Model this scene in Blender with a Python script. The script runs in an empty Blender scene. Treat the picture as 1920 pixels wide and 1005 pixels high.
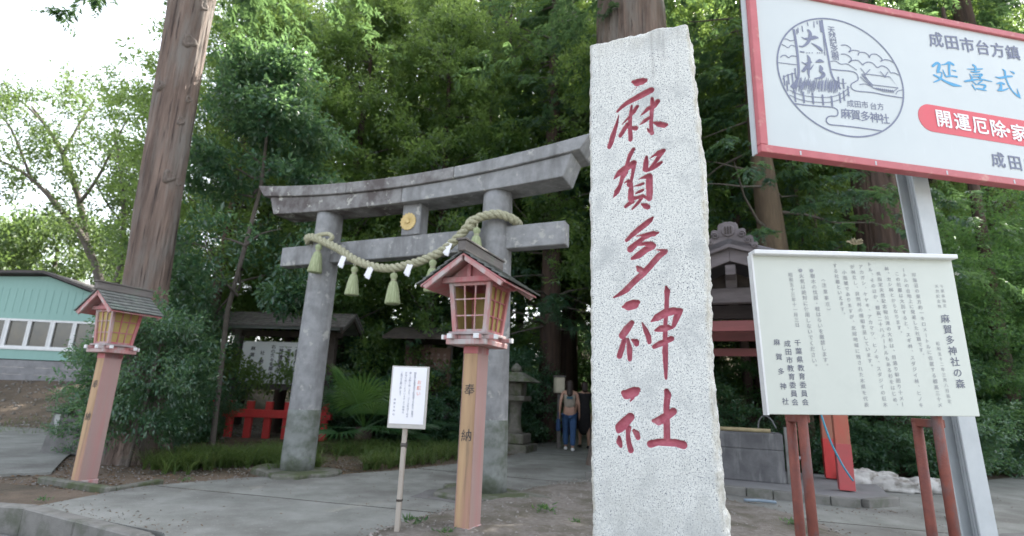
import bpy, math, random
import numpy as np
from mathutils import Vector, Matrix

random.seed(7)
sc = bpy.context.scene
COL = sc.collection
R = math.radians

# ------------------------------------------------------------------ camera, sky, sun, exposure
CAM = np.array([0.0, 0.0, 1.05])
FPX = 1000.0                                  # focal length in pixels of the 1920 px wide photograph
cam = bpy.data.objects.new('camera', bpy.data.cameras.new('camera'))
COL.objects.link(cam)
cam.matrix_world = Matrix.Translation(CAM) @ Matrix.Rotation(R(103.7), 4, 'X') @ Matrix.Rotation(R(2.2), 4, 'Z')
cam.data.sensor_width = 36
cam.data.lens = 36 * FPX / 1920
cam.data.clip_start = 0.05
cam.data.clip_end = 900
cam.data.dof.use_dof = True
cam.data.dof.focus_distance = 2.55
cam.data.dof.aperture_fstop = 2.2
sc.camera = cam

SUN_AZ, SUN_EL = 34, 51
w = bpy.data.worlds.new('World')
sc.world = w
w.use_nodes = True
nt = w.node_tree
sky = nt.nodes.new('ShaderNodeTexSky')
sky.sky_type = 'NISHITA'
sky.sun_disc = False
sky.sun_elevation = R(SUN_EL)
sky.sun_rotation = R(SUN_AZ)
sky.air_density = 1.0
sky.dust_density = 3.0
hs = nt.nodes.new('ShaderNodeHueSaturation')
hs.inputs['Saturation'].default_value = 0.38
nt.links.new(sky.outputs[0], hs.inputs['Color'])
nt.links.new(hs.outputs[0], nt.nodes['Background'].inputs[0])
nt.nodes['Background'].inputs[1].default_value = 0.15
sun = bpy.data.objects.new('sun', bpy.data.lights.new('sun', 'SUN'))
COL.objects.link(sun)
sun.data.energy = 5.0
sun.data.angle = R(0.53)
sun.data.color = (1, 0.95, 0.86)
sdir = Vector((math.sin(R(SUN_AZ)) * math.cos(R(SUN_EL)), math.cos(R(SUN_AZ)) * math.cos(R(SUN_EL)), math.sin(R(SUN_EL))))
sun.rotation_euler = sdir.to_track_quat('Z', 'Y').to_euler()
sc.view_settings.view_transform = 'Standard'
sc.view_settings.look = 'None'
sc.view_settings.gamma = 1
sc.view_settings.exposure = 2.2
sc.cycles.use_denoising = True
sc.cycles.max_bounces = 8
sc.cycles.transparent_max_bounces = 8
sc.cycles.sample_clamp_indirect = 6

# the surveyed axis of the shrine precinct: gate, lanterns, pillar and pavilion all stand square to it
AX = -math.atan2(.397, .918)
UX = np.array([math.cos(AX), math.sin(AX), 0.])
UY = np.array([-math.sin(AX), math.cos(AX), 0.])
_rm = np.array(cam.matrix_world.to_3x3())


def on_plane(px, py, P, n):
    """surveyed point of a photograph pixel on the plane through P with normal n"""
    d = _rm @ np.array([(px - 960) / FPX, -(py - 502.5) / FPX, -1.])
    return CAM + d * (np.dot(np.array(P) - CAM, n) / np.dot(d, n))


# ------------------------------------------------------------------ noise
def _hash(i, j, k, s):
    h = (i.astype(np.int64) * 374761393 + j.astype(np.int64) * 668265263 + k.astype(np.int64) * 2147483647 + s * 1274126177) & 0xffffffff
    h = ((h ^ (h >> 13)) * 1274126177) & 0xffffffff
    return ((h ^ (h >> 16)) & 0xffffff) / float(0xffffff)


def vn(x, y, z=0., s=0):
    x, y, z = np.broadcast_arrays(np.asarray(x, float), np.asarray(y, float), np.asarray(z, float))
    i, j, k = np.floor(x), np.floor(y), np.floor(z)
    u, v, t = x - i, y - j, z - k
    u, v, t = u * u * (3 - 2 * u), v * v * (3 - 2 * v), t * t * (3 - 2 * t)
    r = 0
    for a in (0, 1):
        for b in (0, 1):
            for c in (0, 1):
                r = r + _hash(i + a, j + b, k + c, s) * (u if a else 1 - u) * (v if b else 1 - v) * (t if c else 1 - t)
    return r


def fbm(x, y, z=0., o=4, s=0):
    r, a, q = 0, .5, 1.
    for n in range(o):
        r = r + a * vn(np.asarray(x) * q, np.asarray(y) * q, np.asarray(z) * q, s + n)
        a *= .5
        q *= 2.03
    return r


# ------------------------------------------------------------------ materials
MATS = {}


def mat(name, c, c2=None, scale=6., rough=.75, bump=0., bscale=None, stretch=(1, 1, 1), spec=.4, lo=.35, hi=.65,
        c3=None, s3=1.5, t3=(.55, .7), st3=(1, 1, 1), metal=0., bdist=.01, world=False, c4=None, s4=6., t4=(.66, .70), st4=(1, 1, 1)):
    if name in MATS:
        return MATS[name]
    m = bpy.data.materials.new(name)
    m.use_nodes = True
    n, l = m.node_tree.nodes, m.node_tree.links
    bs = n['Principled BSDF']
    bs.inputs['Roughness'].default_value = rough
    bs.inputs['Specular IOR Level'].default_value = spec
    bs.inputs['Metallic'].default_value = metal
    if world:
        src = n.new('ShaderNodeNewGeometry').outputs['Position']
    else:
        src = n.new('ShaderNodeTexCoord').outputs['Object']

    def noise(sca, st, det=6):
        mp = n.new('ShaderNodeMapping')
        mp.inputs['Scale'].default_value = st
        l.new(src, mp.inputs[0])
        t = n.new('ShaderNodeTexNoise')
        t.inputs['Scale'].default_value = sca
        t.inputs['Detail'].default_value = det
        t.inputs['Roughness'].default_value = .62
        l.new(mp.outputs[0], t.inputs['Vector'])
        return t.outputs['Fac']

    def ramp(fac, a, b):
        r = n.new('ShaderNodeMapRange')
        r.inputs['From Min'].default_value = a
        r.inputs['From Max'].default_value = b
        l.new(fac, r.inputs['Value'])
        return r.outputs[0]

    def mix(f, a, b):
        x = n.new('ShaderNodeMix')
        x.data_type = 'RGBA'
        l.new(f, x.inputs['Factor'])
        for sk, v in ((x.inputs[6], a), (x.inputs[7], b)):
            if isinstance(v, (tuple, list)):
                sk.default_value = (*v[:3], 1)
            else:
                l.new(v, sk)
        return x.outputs[2]
    if c2 is None:
        c2 = tuple(v * .8 for v in c)
    col = mix(ramp(noise(scale, stretch), lo, hi), c, c2)
    if c3 is not None:
        col = mix(ramp(noise(s3, st3), *t3), col, c3)
    if c4 is not None:
        col = mix(ramp(noise(s4, st4, 4), *t4), col, c4)
    l.new(col, bs.inputs['Base Color'])
    if bump:
        b = n.new('ShaderNodeBump')
        b.inputs['Strength'].default_value = bump
        b.inputs['Distance'].default_value = bdist
        l.new(noise(bscale or scale * 3, stretch, 8), b.inputs['Height'])
        l.new(b.outputs[0], bs.inputs['Normal'])
    MATS[name] = m
    return m


def leaf_mat(name, c1, c2, c3, trans, rough=.4, tf=.4, spec=.5):
    m = bpy.data.materials.new(name)
    m.use_nodes = True
    n, l = m.node_tree.nodes, m.node_tree.links
    bs, out = n['Principled BSDF'], n['Material Output']
    at = n.new('ShaderNodeAttribute')
    at.attribute_name = 'tint'
    cr = n.new('ShaderNodeValToRGB')
    e = cr.color_ramp.elements
    e[0].position, e[0].color = .0, (*c1, 1)
    e[1].position, e[1].color = 1., (*c3, 1)
    k = e.new(.6)
    k.color = (*c2, 1)
    ge = n.new('ShaderNodeNewGeometry')
    no = n.new('ShaderNodeTexNoise')
    no.inputs['Scale'].default_value = .7
    no.inputs['Detail'].default_value = 3
    l.new(ge.outputs['Position'], no.inputs['Vector'])
    ma = n.new('ShaderNodeMath')
    ma.operation = 'MULTIPLY_ADD'
    l.new(no.outputs['Fac'], ma.inputs[0])
    ma.inputs[1].default_value = 1.1
    ma.inputs[2].default_value = -.55
    ad = n.new('ShaderNodeMath')
    ad.use_clamp = True
    l.new(at.outputs['Fac'], ad.inputs[0])
    l.new(ma.outputs[0], ad.inputs[1])
    l.new(ad.outputs[0], cr.inputs[0])
    l.new(cr.outputs[0], bs.inputs['Base Color'])
    bs.inputs['Roughness'].default_value = rough
    bs.inputs['Specular IOR Level'].default_value = spec
    tr = n.new('ShaderNodeBsdfTranslucent')
    mx0 = n.new('ShaderNodeMix')
    mx0.data_type = 'RGBA'
    mx0.inputs[0].default_value = .65
    l.new(cr.outputs[0], mx0.inputs[6])
    mx0.inputs[7].default_value = (*trans, 1)
    l.new(mx0.outputs[2], tr.inputs['Color'])
    mx = n.new('ShaderNodeMixShader')
    mx.inputs[0].default_value = tf
    l.new(bs.outputs[0], mx.inputs[1])
    l.new(tr.outputs[0], mx.inputs[2])
    l.new(mx.outputs[0], out.inputs['Surface'])
    MATS[name] = m
    return m


def granite(name, white, grey, dark, carved=False):
    """speckled granite; where the mesh attribute 'paint' says so, the cut letters keep their red paint"""
    m = bpy.data.materials.new(name)
    m.use_nodes = True
    n, l = m.node_tree.nodes, m.node_tree.links
    bs = n['Principled BSDF']
    src = n.new('ShaderNodeTexCoord').outputs['Object']

    def noise(s, d=4):
        t = n.new('ShaderNodeTexNoise')
        t.inputs['Scale'].default_value = s
        t.inputs['Detail'].default_value = d
        t.inputs['Roughness'].default_value = .7
        l.new(src, t.inputs['Vector'])
        return t.outputs['Fac']

    def rng(f, a, b):
        r = n.new('ShaderNodeMapRange')
        r.inputs['From Min'].default_value = a
        r.inputs['From Max'].default_value = b
        l.new(f, r.inputs['Value'])
        return r.outputs[0]

    def mix(f, a, b):
        x = n.new('ShaderNodeMix')
        x.data_type = 'RGBA'
        l.new(f, x.inputs['Factor'])
        for sk, v in ((x.inputs[6], a), (x.inputs[7], b)):
            if isinstance(v, tuple):
                sk.default_value = (*v, 1)
            else:
                l.new(v, sk)
        return x.outputs[2]
    c = mix(rng(noise(120, 3), .48, .62), white, grey)
    c = mix(rng(noise(185, 2), .575, .63), c, dark)
    c = mix(rng(noise(75, 3), .62, .68), c, tuple(v * 1.5 for v in dark))
    c = mix(rng(noise(5, 5), .50, .75), c, tuple(v * .8 for v in grey))
    if carved:
        # lichen and iron stain towards the rough edges, soft rain streaks under the top
        sp_ = n.new('ShaderNodeSeparateXYZ')
        l.new(src, sp_.inputs[0])
        dz = rng(sp_.outputs['Z'], .95, .35)
        dm = n.new('ShaderNodeMath')
        dm.operation = 'MULTIPLY'
        l.new(dz, dm.inputs[0])
        l.new(rng(noise(9, 6), .36, .62), dm.inputs[1])
        c = mix(dm.outputs[0], c, (.40, .41, .39))
        mp = n.new('ShaderNodeMapping')
        mp.inputs['Scale'].default_value = (1, 1, .06)
        l.new(src, mp.inputs[0])
        sn = n.new('ShaderNodeTexNoise')
        sn.inputs['Scale'].default_value = 26
        sn.inputs['Detail'].default_value = 4
        l.new(mp.outputs[0], sn.inputs['Vector'])
        sm_ = n.new('ShaderNodeMath')
        sm_.operation = 'MULTIPLY'
        l.new(rng(sn.outputs['Fac'], .50, .68), sm_.inputs[0])
        l.new(rng(sp_.outputs['Z'], 2.55, 2.9), sm_.inputs[1])
        c = mix(sm_.outputs[0], c, (.27, .27, .26))
        at = n.new('ShaderNodeAttribute')
        at.attribute_name = 'wear'
        mm = n.new('ShaderNodeMath')
        mm.operation = 'MULTIPLY'
        l.new(at.outputs['Fac'], mm.inputs[0])
        l.new(rng(noise(14, 6), .35, .6), mm.inputs[1])
        c = mix(mm.outputs[0], c, (.34, .31, .24))
        pa = n.new('ShaderNodeAttribute')
        pa.attribute_name = 'paint'
        chips = rng(noise(60, 5), .27, .30)
        pk = mix(rng(noise(30, 4), .35, .7), (.46, .145, .185), (.35, .09, .125))
        pk = mix(rng(noise(9, 5), .56, .75), pk, (.55, .29, .32))
        pm = n.new('ShaderNodeMath')
        pm.operation = 'MULTIPLY'
        l.new(rng(pa.outputs['Fac'], .42, .58), pm.inputs[0])
        l.new(chips, pm.inputs[1])
        c = mix(pm.outputs[0], c, pk)
    l.new(c, bs.inputs['Base Color'])
    bs.inputs['Roughness'].default_value = .8
    bs.inputs['Specular IOR Level'].default_value = .3
    b = n.new('ShaderNodeBump')
    b.inputs['Strength'].default_value = .5
    b.inputs['Distance'].default_value = .003
    l.new(noise(130, 6), b.inputs['Height'])
    l.new(b.outputs[0], bs.inputs['Normal'])
    MATS[name] = m
    return m


GRANITE = granite('pale_granite', (.64, .65, .62), (.46, .48, .48), (.06, .07, .095), carved=True)
TORII = mat('grey_gate_stone', (.285, .29, .295), (.205, .21, .215), 9, .8, .6, 110, c3=(.13, .13, .13), s3=2.2, t3=(.48, .68), st3=(1.4, 1.4, .35), c4=(.36, .36, .34), s4=7, t4=(.60, .66))
TORIID = mat('stained_gate_stone', (.265, .265, .26), (.17, .165, .165), 7, .82, .6, 110, c3=(.095, .082, .08), s3=2.6, t3=(.44, .60), st3=(1, 1, .8), c4=(.37, .37, .34), s4=8, t4=(.60, .645))
TORIIB = mat('mossy_gate_stone', (.23, .245, .235), (.165, .18, .17), 6, .85, .5, 140, c3=(.085, .10, .07), s3=3, t3=(.45, .65))
GOLD = mat('gilt', (.60, .46, .20), (.50, .37, .15), 30, .5, .1, spec=.5, metal=.12)
STRAW = mat('straw_rope', (.42, .41, .29), (.26, .255, .17), 40, .8, .7, 120, (1, 1, 1), bdist=.004)
TASSEL = mat('green_straw', (.36, .40, .24), (.24, .28, .15), 60, .8, .8, 150, (1, 1, .12), bdist=.005)
PAPER = mat('white_paper', (.82, .82, .84), (.76, .76, .8), 3, .7)
PINK = mat('faded_red_paint', (.44, .125, .135), (.39, .20, .20), 12, .7, .35, 60, (1, 1, .15), c3=(.40, .33, .31), s3=9, t3=(.50, .72), st3=(1, 1, .2))
PINKW = mat('worn_pink_paint', (.44, .17, .165), (.42, .28, .27), 14, .75, .4, 60, (1, 1, .2), c3=(.42, .39, .38), s3=11, t3=(.45, .62), st3=(1, 1, .25))
OCHREPOST = mat('bare_post_wood', (.47, .32, .185), (.33, .21, .125), 9, .75, .5, 70, (1, 1, .06), c3=(.40, .22, .18), s3=5, t3=(.5, .7), st3=(1, 1, .2), c4=(.24, .17, .11), s4=30, t4=(.56, .68), st4=(1, 1, .04))
POSTSIDE = mat('pink_post_paint', (.385, .21, .195), (.34, .245, .225), 9, .75, .4, 60, (1, 1, .08), c3=(.36, .25, .2), s3=6, t3=(.55, .75), st3=(1, 1, .2))
GREYWOOD = mat('weathered_wood', (.17, .155, .145), (.095, .085, .08), 10, .85, .6, 60, (1, .12, 1), c3=(.14, .16, .13), s3=4, t3=(.55, .7))
SHINGLE = mat('weathered_shingle', (.15, .16, .15), (.085, .09, .088), 12, .85, .6, 50, (.3, 1, 1), c3=(.11, .14, .12), s3=5, t3=(.5, .7))
SCREEN = mat('ochre_screen', (.44, .34, .13), (.36, .27, .10), 8, .8)
WHITEP = mat('white_paint', (.70, .71, .72), (.62, .63, .64), 8, .5)
BOARDW = mat('off_white_board', (.545, .575, .53), (.505, .535, .495), 1.4, .45, c3=(.46, .49, .455), s3=2.2, t3=(.58, .85), spec=.4)
SIGNW = mat('white_sign_face', (.49, .53, .54), (.455, .495, .51), 1.2, .4, c3=(.56, .60, .63), s3=3, t3=(.62, .9), st3=(1, 1, .3))
SIGNR = mat('red_sign_frame', (.45, .125, .14), (.39, .105, .115), 8, .5, .1, c3=(.50, .25, .22), s3=9, t3=(.56, .70))
STEELW = mat('white_painted_steel', (.46, .49, .51), (.40, .43, .45), 5, .5, .1, c3=(.42, .42, .42), s3=14, t3=(.64, .72), st3=(1, 1, .4))
RUST = mat('red_oxide_pipe', (.235, .075, .055), (.17, .06, .05), 14, .65, .4, 60, c3=(.15, .10, .10), s3=8, t3=(.5, .62), st3=(1, 1, .4))
INK = mat('grey_ink', (.13, .14, .18), (.17, .18, .22), 40, .7)
INKSIGN = mat('slate_blue_ink', (.15, .165, .24), (.18, .20, .28), 30, .6)
INKBLUE = mat('sky_blue_ink', (.07, .28, .50), (.09, .31, .53), 30, .6)
INKBLACK = mat('black_ink', (.03, .03, .035), (.05, .05, .055), 30, .7)
INKRED = mat('red_ink', (.62, .12, .08), (.6, .15, .1), 30, .7)
INKWHITE = mat('white_ink', (.74, .76, .78), (.7, .72, .74), 30, .6)
BANNER = mat('red_print', (.58, .085, .11), (.54, .09, .11), 5, .5)
CONC = mat('worn_concrete', (.245, .25, .232), (.168, .172, .156), 2.6, .85, .9, 60, c3=(.115, .11, .10), s3=.9, t3=(.47, .68), world=True, bdist=.008, c4=(.33, .325, .31), s4=38, t4=(.62, .70))
CONCD = mat('dark_patch_concrete', (.17, .165, .16), (.125, .12, .115), 5, .9, .5, 60, world=True)
KERB = mat('kerb_concrete', (.20, .195, .18), (.14, .135, .125), 6, .9, .5, 60, c3=(.10, .11, .08), s3=3, t3=(.5, .7), world=True)
ASPH = mat('street_asphalt', (.10, .10, .10), (.14, .138, .135), 9, .9, .6, 90, world=True)
SOIL = mat('brown_soil', (.115, .085, .062), (.165, .125, .09), 3, .95, .9, 24, c3=(.07, .058, .04), s3=1.1, t3=(.45, .65), world=True, bdist=.04)
GRAVELM = mat('gravelly_soil', (.155, .135, .115), (.23, .21, .19), 22, .95, .9, 60, c3=(.10, .09, .065), s3=2.5, t3=(.45, .65), world=True, bdist=.02)
STONES = mat('grey_pebble', (.30, .28, .26), (.18, .165, .15), 6, .9, world=True)
MOSSY = mat('mossy_stone', (.155, .15, .13), (.10, .105, .085), 8, .9, .6, 60, c3=(.07, .085, .04), s3=4, t3=(.45, .6))
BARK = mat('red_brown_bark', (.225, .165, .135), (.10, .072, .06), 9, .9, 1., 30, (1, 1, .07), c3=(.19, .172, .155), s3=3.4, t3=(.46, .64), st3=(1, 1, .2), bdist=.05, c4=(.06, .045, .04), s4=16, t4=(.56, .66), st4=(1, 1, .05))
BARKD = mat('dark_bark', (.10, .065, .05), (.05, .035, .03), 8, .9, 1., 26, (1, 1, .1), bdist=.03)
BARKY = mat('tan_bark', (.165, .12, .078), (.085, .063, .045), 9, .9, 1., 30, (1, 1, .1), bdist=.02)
TWIG = mat('grey_branch', (.13, .11, .095), (.085, .075, .065), 10, .9, .5, 40)
SCAR = mat('pale_cut_wood', (.17, .14, .12), (.09, .072, .062), 30, .85, .4, 60)
REDP = mat('vermilion_paint', (.60, .05, .05), (.50, .05, .045), 7, .55, .2, 60, (1, 1, .3), c3=(.40, .10, .08), s3=7, t3=(.6, .75))
REDD = mat('weathered_red_beam', (.25, .085, .085), (.19, .075, .075), 8, .75, .3, 60, (.2, 1, 1))
PILRED = mat('faded_red_pillar', (.44, .12, .085), (.36, .15, .10), 8, .7, .3, 60, (1, 1, .2), c3=(.33, .22, .15), s3=6, t3=(.5, .68), st3=(1, 1, .25))
DARKWOOD = mat('dark_old_wood', (.075, .06, .05), (.045, .036, .032), 8, .85, .5, 50)
PAVWOOD = mat('silver_pavilion_wood', (.165, .145, .15), (.105, .092, .095), 8, .85, .5, 60, (.2, 1, 1))
TEAL = mat('turquoise_siding', (.235, .40, .365), (.22, .38, .345), 2, .6, .3, 10, (8, 1, .1))
BLOCK = mat('grey_block', (.25, .25, .26), (.19, .19, .2), 5, .9, .4, 40)
GLASSY = mat('dim_window_glass', (.055, .055, .055), (.10, .085, .065), 1.5, .12, spec=.8)
SACK = mat('dirty_white_sack', (.50, .49, .47), (.36, .35, .33), 7, .8, .5, 50, c3=(.15, .13, .11), s3=4, t3=(.52, .65))
HOSE = mat('blue_hose', (.06, .30, .42), (.05, .26, .38), 5, .4)
BAMBOO = mat('bamboo', (.36, .30, .17), (.26, .21, .12), 8, .6)
LSTONE = mat('stone_lantern_stone', (.155, .145, .125), (.10, .095, .08), 8, .9, .5, 60, c3=(.08, .09, .05), s3=4, t3=(.5, .65))
CREAM = mat('cream_plastic', (.50, .46, .36), (.44, .40, .31), 5, .6)
CABLE = mat('black_cable', (.05, .05, .055), (.06, .06, .06), 5, .6)
SKIN = mat('skin', (.42, .25, .18), (.38, .22, .16), 9, .55)
HAIR = mat('dark_hair', (.035, .02, .015), (.02, .012, .01), 40, .5, .4, 80, (1, 1, .1))
BEIGE = mat('beige_top', (.30, .265, .215), (.26, .23, .19), 20, .85)
NAVY = mat('navy_cloth', (.02, .05, .12), (.015, .04, .10), 20, .8)
JEANS = mat('blue_denim', (.035, .085, .19), (.025, .06, .14), 14, .85)
BLACKC = mat('black_cloth', (.012, .011, .013), (.02, .018, .02), 14, .85)
SHOE = mat('white_shoe', (.7, .7, .7), (.6, .6, .6), 10, .6)

LEAFG = leaf_mat('glossy_leaf', (.022, .060, .028), (.055, .125, .052), (.14, .205, .07), (.46, .64, .15), .22, .58, spec=.9)
LEAFB = leaf_mat('shrub_leaf', (.022, .066, .044), (.052, .135, .082), (.13, .22, .11), (.28, .46, .15), .24, .42, spec=.9)
LEAFC = leaf_mat('conifer_spray', (.016, .050, .032), (.034, .090, .055), (.080, .140, .065), (.26, .42, .13), .40, .45)
LEAFM = leaf_mat('maple_leaf', (.016, .056, .030), (.032, .095, .048), (.085, .17, .06), (.30, .52, .12), .30, .52)
LEAFA = leaf_mat('airy_leaf', (.035, .075, .024), (.065, .12, .036), (.12, .17, .055), (.22, .32, .08), .5, .36)
LEAFP = leaf_mat('palm_leaf', (.025, .07, .03), (.05, .13, .045), (.14, .26, .06), (.28, .46, .1), .3, .4)
GRASSM = leaf_mat('grass_blade', (.045, .085, .025), (.08, .145, .04), (.19, .20, .09), (.30, .42, .10), .45, .4)


# ------------------------------------------------------------------ mesh helpers
def mesh_np(name, V, Fs, m, tint=None, smooth=False, attrs=None):
    """mesh from numpy: V (n,3); Fs (k,3) or (k,4)"""
    me = bpy.data.meshes.new(name)
    V = np.asarray(V, np.float32)
    Fs = np.asarray(Fs, np.int32)
    k, c = Fs.shape
    me.vertices.add(len(V))
    me.vertices.foreach_set('co', V.ravel())
    me.loops.add(k * c)
    me.loops.foreach_set('vertex_index', Fs.ravel())
    me.polygons.add(k)
    me.polygons.foreach_set('loop_start', np.arange(0, k * c, c, dtype=np.int32))
    if smooth:
        me.polygons.foreach_set('use_smooth', np.ones(k, bool))
    me.update(calc_edges=True)
    if tint is not None:
        a = me.attributes.new('tint', 'FLOAT', 'POINT')
        a.data.foreach_set('value', np.asarray(tint, np.float32))
    for an, av in (attrs or {}).items():
        a = me.attributes.new(an, 'FLOAT', 'POINT')
        a.data.foreach_set('value', np.asarray(av, np.float32))
    me.materials.append(m)
    return me


def link(name, data, parent=None):
    o = bpy.data.objects.new(name, data)
    COL.objects.link(o)
    if parent is not None:
        o.parent = parent
    return o


def tag(o, label=None, cat=None, group=None, kind=None):
    for k, v in (('label', label), ('category', cat), ('group', group), ('kind', kind)):
        if v:
            o[k] = v
    return o


def thing(name, label, cat, loc=(0, 0, 0), rz=0., group=None):
    o = bpy.data.objects.new(name, None)
    o.empty_display_size = .1
    COL.objects.link(o)
    o.location = loc
    o.rotation_euler = (0, 0, rz)
    return tag(o, label, cat, group)


def children(o):
    return [c for c in bpy.data.objects if c.parent == o]


def copy_tree(o, parent=None, kids=None):
    c = o.copy()
    COL.objects.link(c)
    c.parent = parent
    for ch in children(o):
        copy_tree(ch, c)
    return c


class MB:
    def __init__(s):
        s.v, s.f = [], []

    def add(s, vs, fs):
        b = len(s.v)
        s.v += [tuple(map(float, v)) for v in vs]
        s.f += [tuple(b + i for i in f) for f in fs]
        return s

    def hexa(s, c):
        """8 corners: bottom ring 0-3 counter-clockwise, top ring 4-7"""
        return s.add(c, [(3, 2, 1, 0), (4, 5, 6, 7), (0, 1, 5, 4), (1, 2, 6, 5), (2, 3, 7, 6), (3, 0, 4, 7)])

    def box(s, x, y, z, a, b, c, rz=0., top=1.):
        """centre x,y base z, size a,b,c; top scales the upper ring"""
        co, si = math.cos(rz), math.sin(rz)
        out = []
        for zz, k in ((z, 1.), (z + c, top)):
            for dx, dy in ((-1, -1), (1, -1), (1, 1), (-1, 1)):
                p, q = dx * a / 2 * k, dy * b / 2 * k
                out.append((x + p * co - q * si, y + p * si + q * co, zz))
        return s.hexa(out)

    def beam(s, p, q, a, b, up=(0, 0, 1)):
        """square bar from p to q: width a across, b along up"""
        p, q = Vector(p), Vector(q)
        d = (q - p).normalized()
        u = Vector(up)
        sd = d.cross(u).normalized()
        u = sd.cross(d).normalized()
        o = []
        for e in (p, q):
            for i, j in ((-1, -1), (1, -1), (1, 1), (-1, 1)):
                o.append(e + sd * (i * a / 2) + u * (j * b / 2))
        return s.add(o, [(0, 1, 2, 3), (7, 6, 5, 4), (0, 4, 5, 1), (1, 5, 6, 2), (2, 6, 7, 3), (3, 7, 4, 0)])

    def tube(s, pts, rad, n=10, caps=True, squash=None):
        pts = [Vector(p) for p in pts]
        if not hasattr(rad, '__len__'):
            rad = [rad] * len(pts)
        b = len(s.v)
        prev = None
        for i, p in enumerate(pts):
            t = (pts[min(i + 1, len(pts) - 1)] - pts[max(i - 1, 0)]).normalized()
            if prev is None:
                ref = Vector((0, 0, 1)) if abs(t.z) < .9 else Vector((1, 0, 0))
                prev = t.cross(ref).normalized()
            prev = (prev - t * prev.dot(t)).normalized()
            bi = t.cross(prev)
            for k in range(n):
                a = 2 * math.pi * k / n
                s.v.append(tuple(p + (prev * math.cos(a) + bi * math.sin(a)) * rad[i]))
        for i in range(len(pts) - 1):
            for k in range(n):
                k2 = (k + 1) % n
                s.f.append((b + i * n + k, b + i * n + k2, b + (i + 1) * n + k2, b + (i + 1) * n + k))
        if caps:
            s.f.append(tuple(b + k for k in reversed(range(n))))
            s.f.append(tuple(b + (len(pts) - 1) * n + k for k in range(n)))
        return s

    def lathe(s, prof, n=20, x=0, y=0, ridges=0, amp=0., square=False):
        b = len(s.v)
        for r, z in prof:
            for k in range(n):
                a = 2 * math.pi * (k + (.5 if square else 0)) / n
                rr = r * (1 + amp * math.cos(ridges * a)) if ridges else r
                s.v.append((x + rr * math.cos(a), y + rr * math.sin(a), z))
        for i in range(len(prof) - 1):
            for k in range(n):
                k2 = (k + 1) % n
                s.f.append((b + i * n + k, b + i * n + k2, b + (i + 1) * n + k2, b + (i + 1) * n + k))
        s.f.append(tuple(b + k for k in reversed(range(n))))
        s.f.append(tuple(b + (len(prof) - 1) * n + k for k in range(n)))
        return s

    def prism(s, poly, z0, z1, hole=None):
        n = len(poly)
        zt = z1 if hasattr(z1, '__len__') else [z1] * n
        vs = [(x, y, z0) for x, y in poly] + [(p[0], p[1], zt[i]) for i, p in enumerate(poly)]
        fs = [tuple(reversed(range(n))), tuple(range(n, 2 * n))] + [(i, (i + 1) % n, n + (i + 1) % n, n + i) for i in range(n)]
        return s.add(vs, fs)

    def extr(s, poly, y0, y1):
        """polygon in the x-z plane (counter-clockwise seen from the front, -y) given depth y0 (front) to y1"""
        n = len(poly)
        vs = [(x, y0, z) for x, z in poly] + [(x, y1, z) for x, z in poly]
        return s.add(vs, [tuple(range(n)), tuple(reversed(range(n, 2 * n)))] + [((i + 1) % n, i, n + i, n + (i + 1) % n) for i in range(n)])

    def mesh(s, name, m, smooth=False):
        me = bpy.data.meshes.new(name)
        me.from_pydata(s.v, [], s.f)
        if smooth:
            me.polygons.foreach_set('use_smooth', [True] * len(me.polygons))
        me.materials.append(m)
        me.update()
        return me

    def build(s, name, m, parent=None, bevel=0., smooth=False, seg=1):
        o = link(name, s.mesh(name, m, smooth), parent)
        if bevel:
            b = o.modifiers.new('edges', 'BEVEL')
            b.width = bevel
            b.segments = seg
            b.limit_method = 'ANGLE'
            b.angle_limit = R(40)
        return o


# ------------------------------------------------------------------ lettering (Blender's own font data), laid flat on panels
_glyph = {}


def glyph(ch, off=0.):
    k = (ch, off)
    if k not in _glyph:
        cu = bpy.data.curves.new('glyph', 'FONT')
        cu.body = ch
        cu.resolution_u = 2
        cu.offset = off
        cu.fill_mode = 'FRONT'
        o = bpy.data.objects.new('glyph', cu)
        COL.objects.link(o)
        dg = bpy.context.evaluated_depsgraph_get()
        me = bpy.data.meshes.new_from_object(o.evaluated_get(dg))
        v = [(a.co.x - .5, a.co.y - .38) for a in me.vertices]
        f = [tuple(p.vertices) for p in me.polygons]
        bpy.data.objects.remove(o)
        bpy.data.meshes.remove(me)
        bpy.data.curves.remove(cu)
        _glyph[k] = (v, f)
    return _glyph[k]


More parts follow.
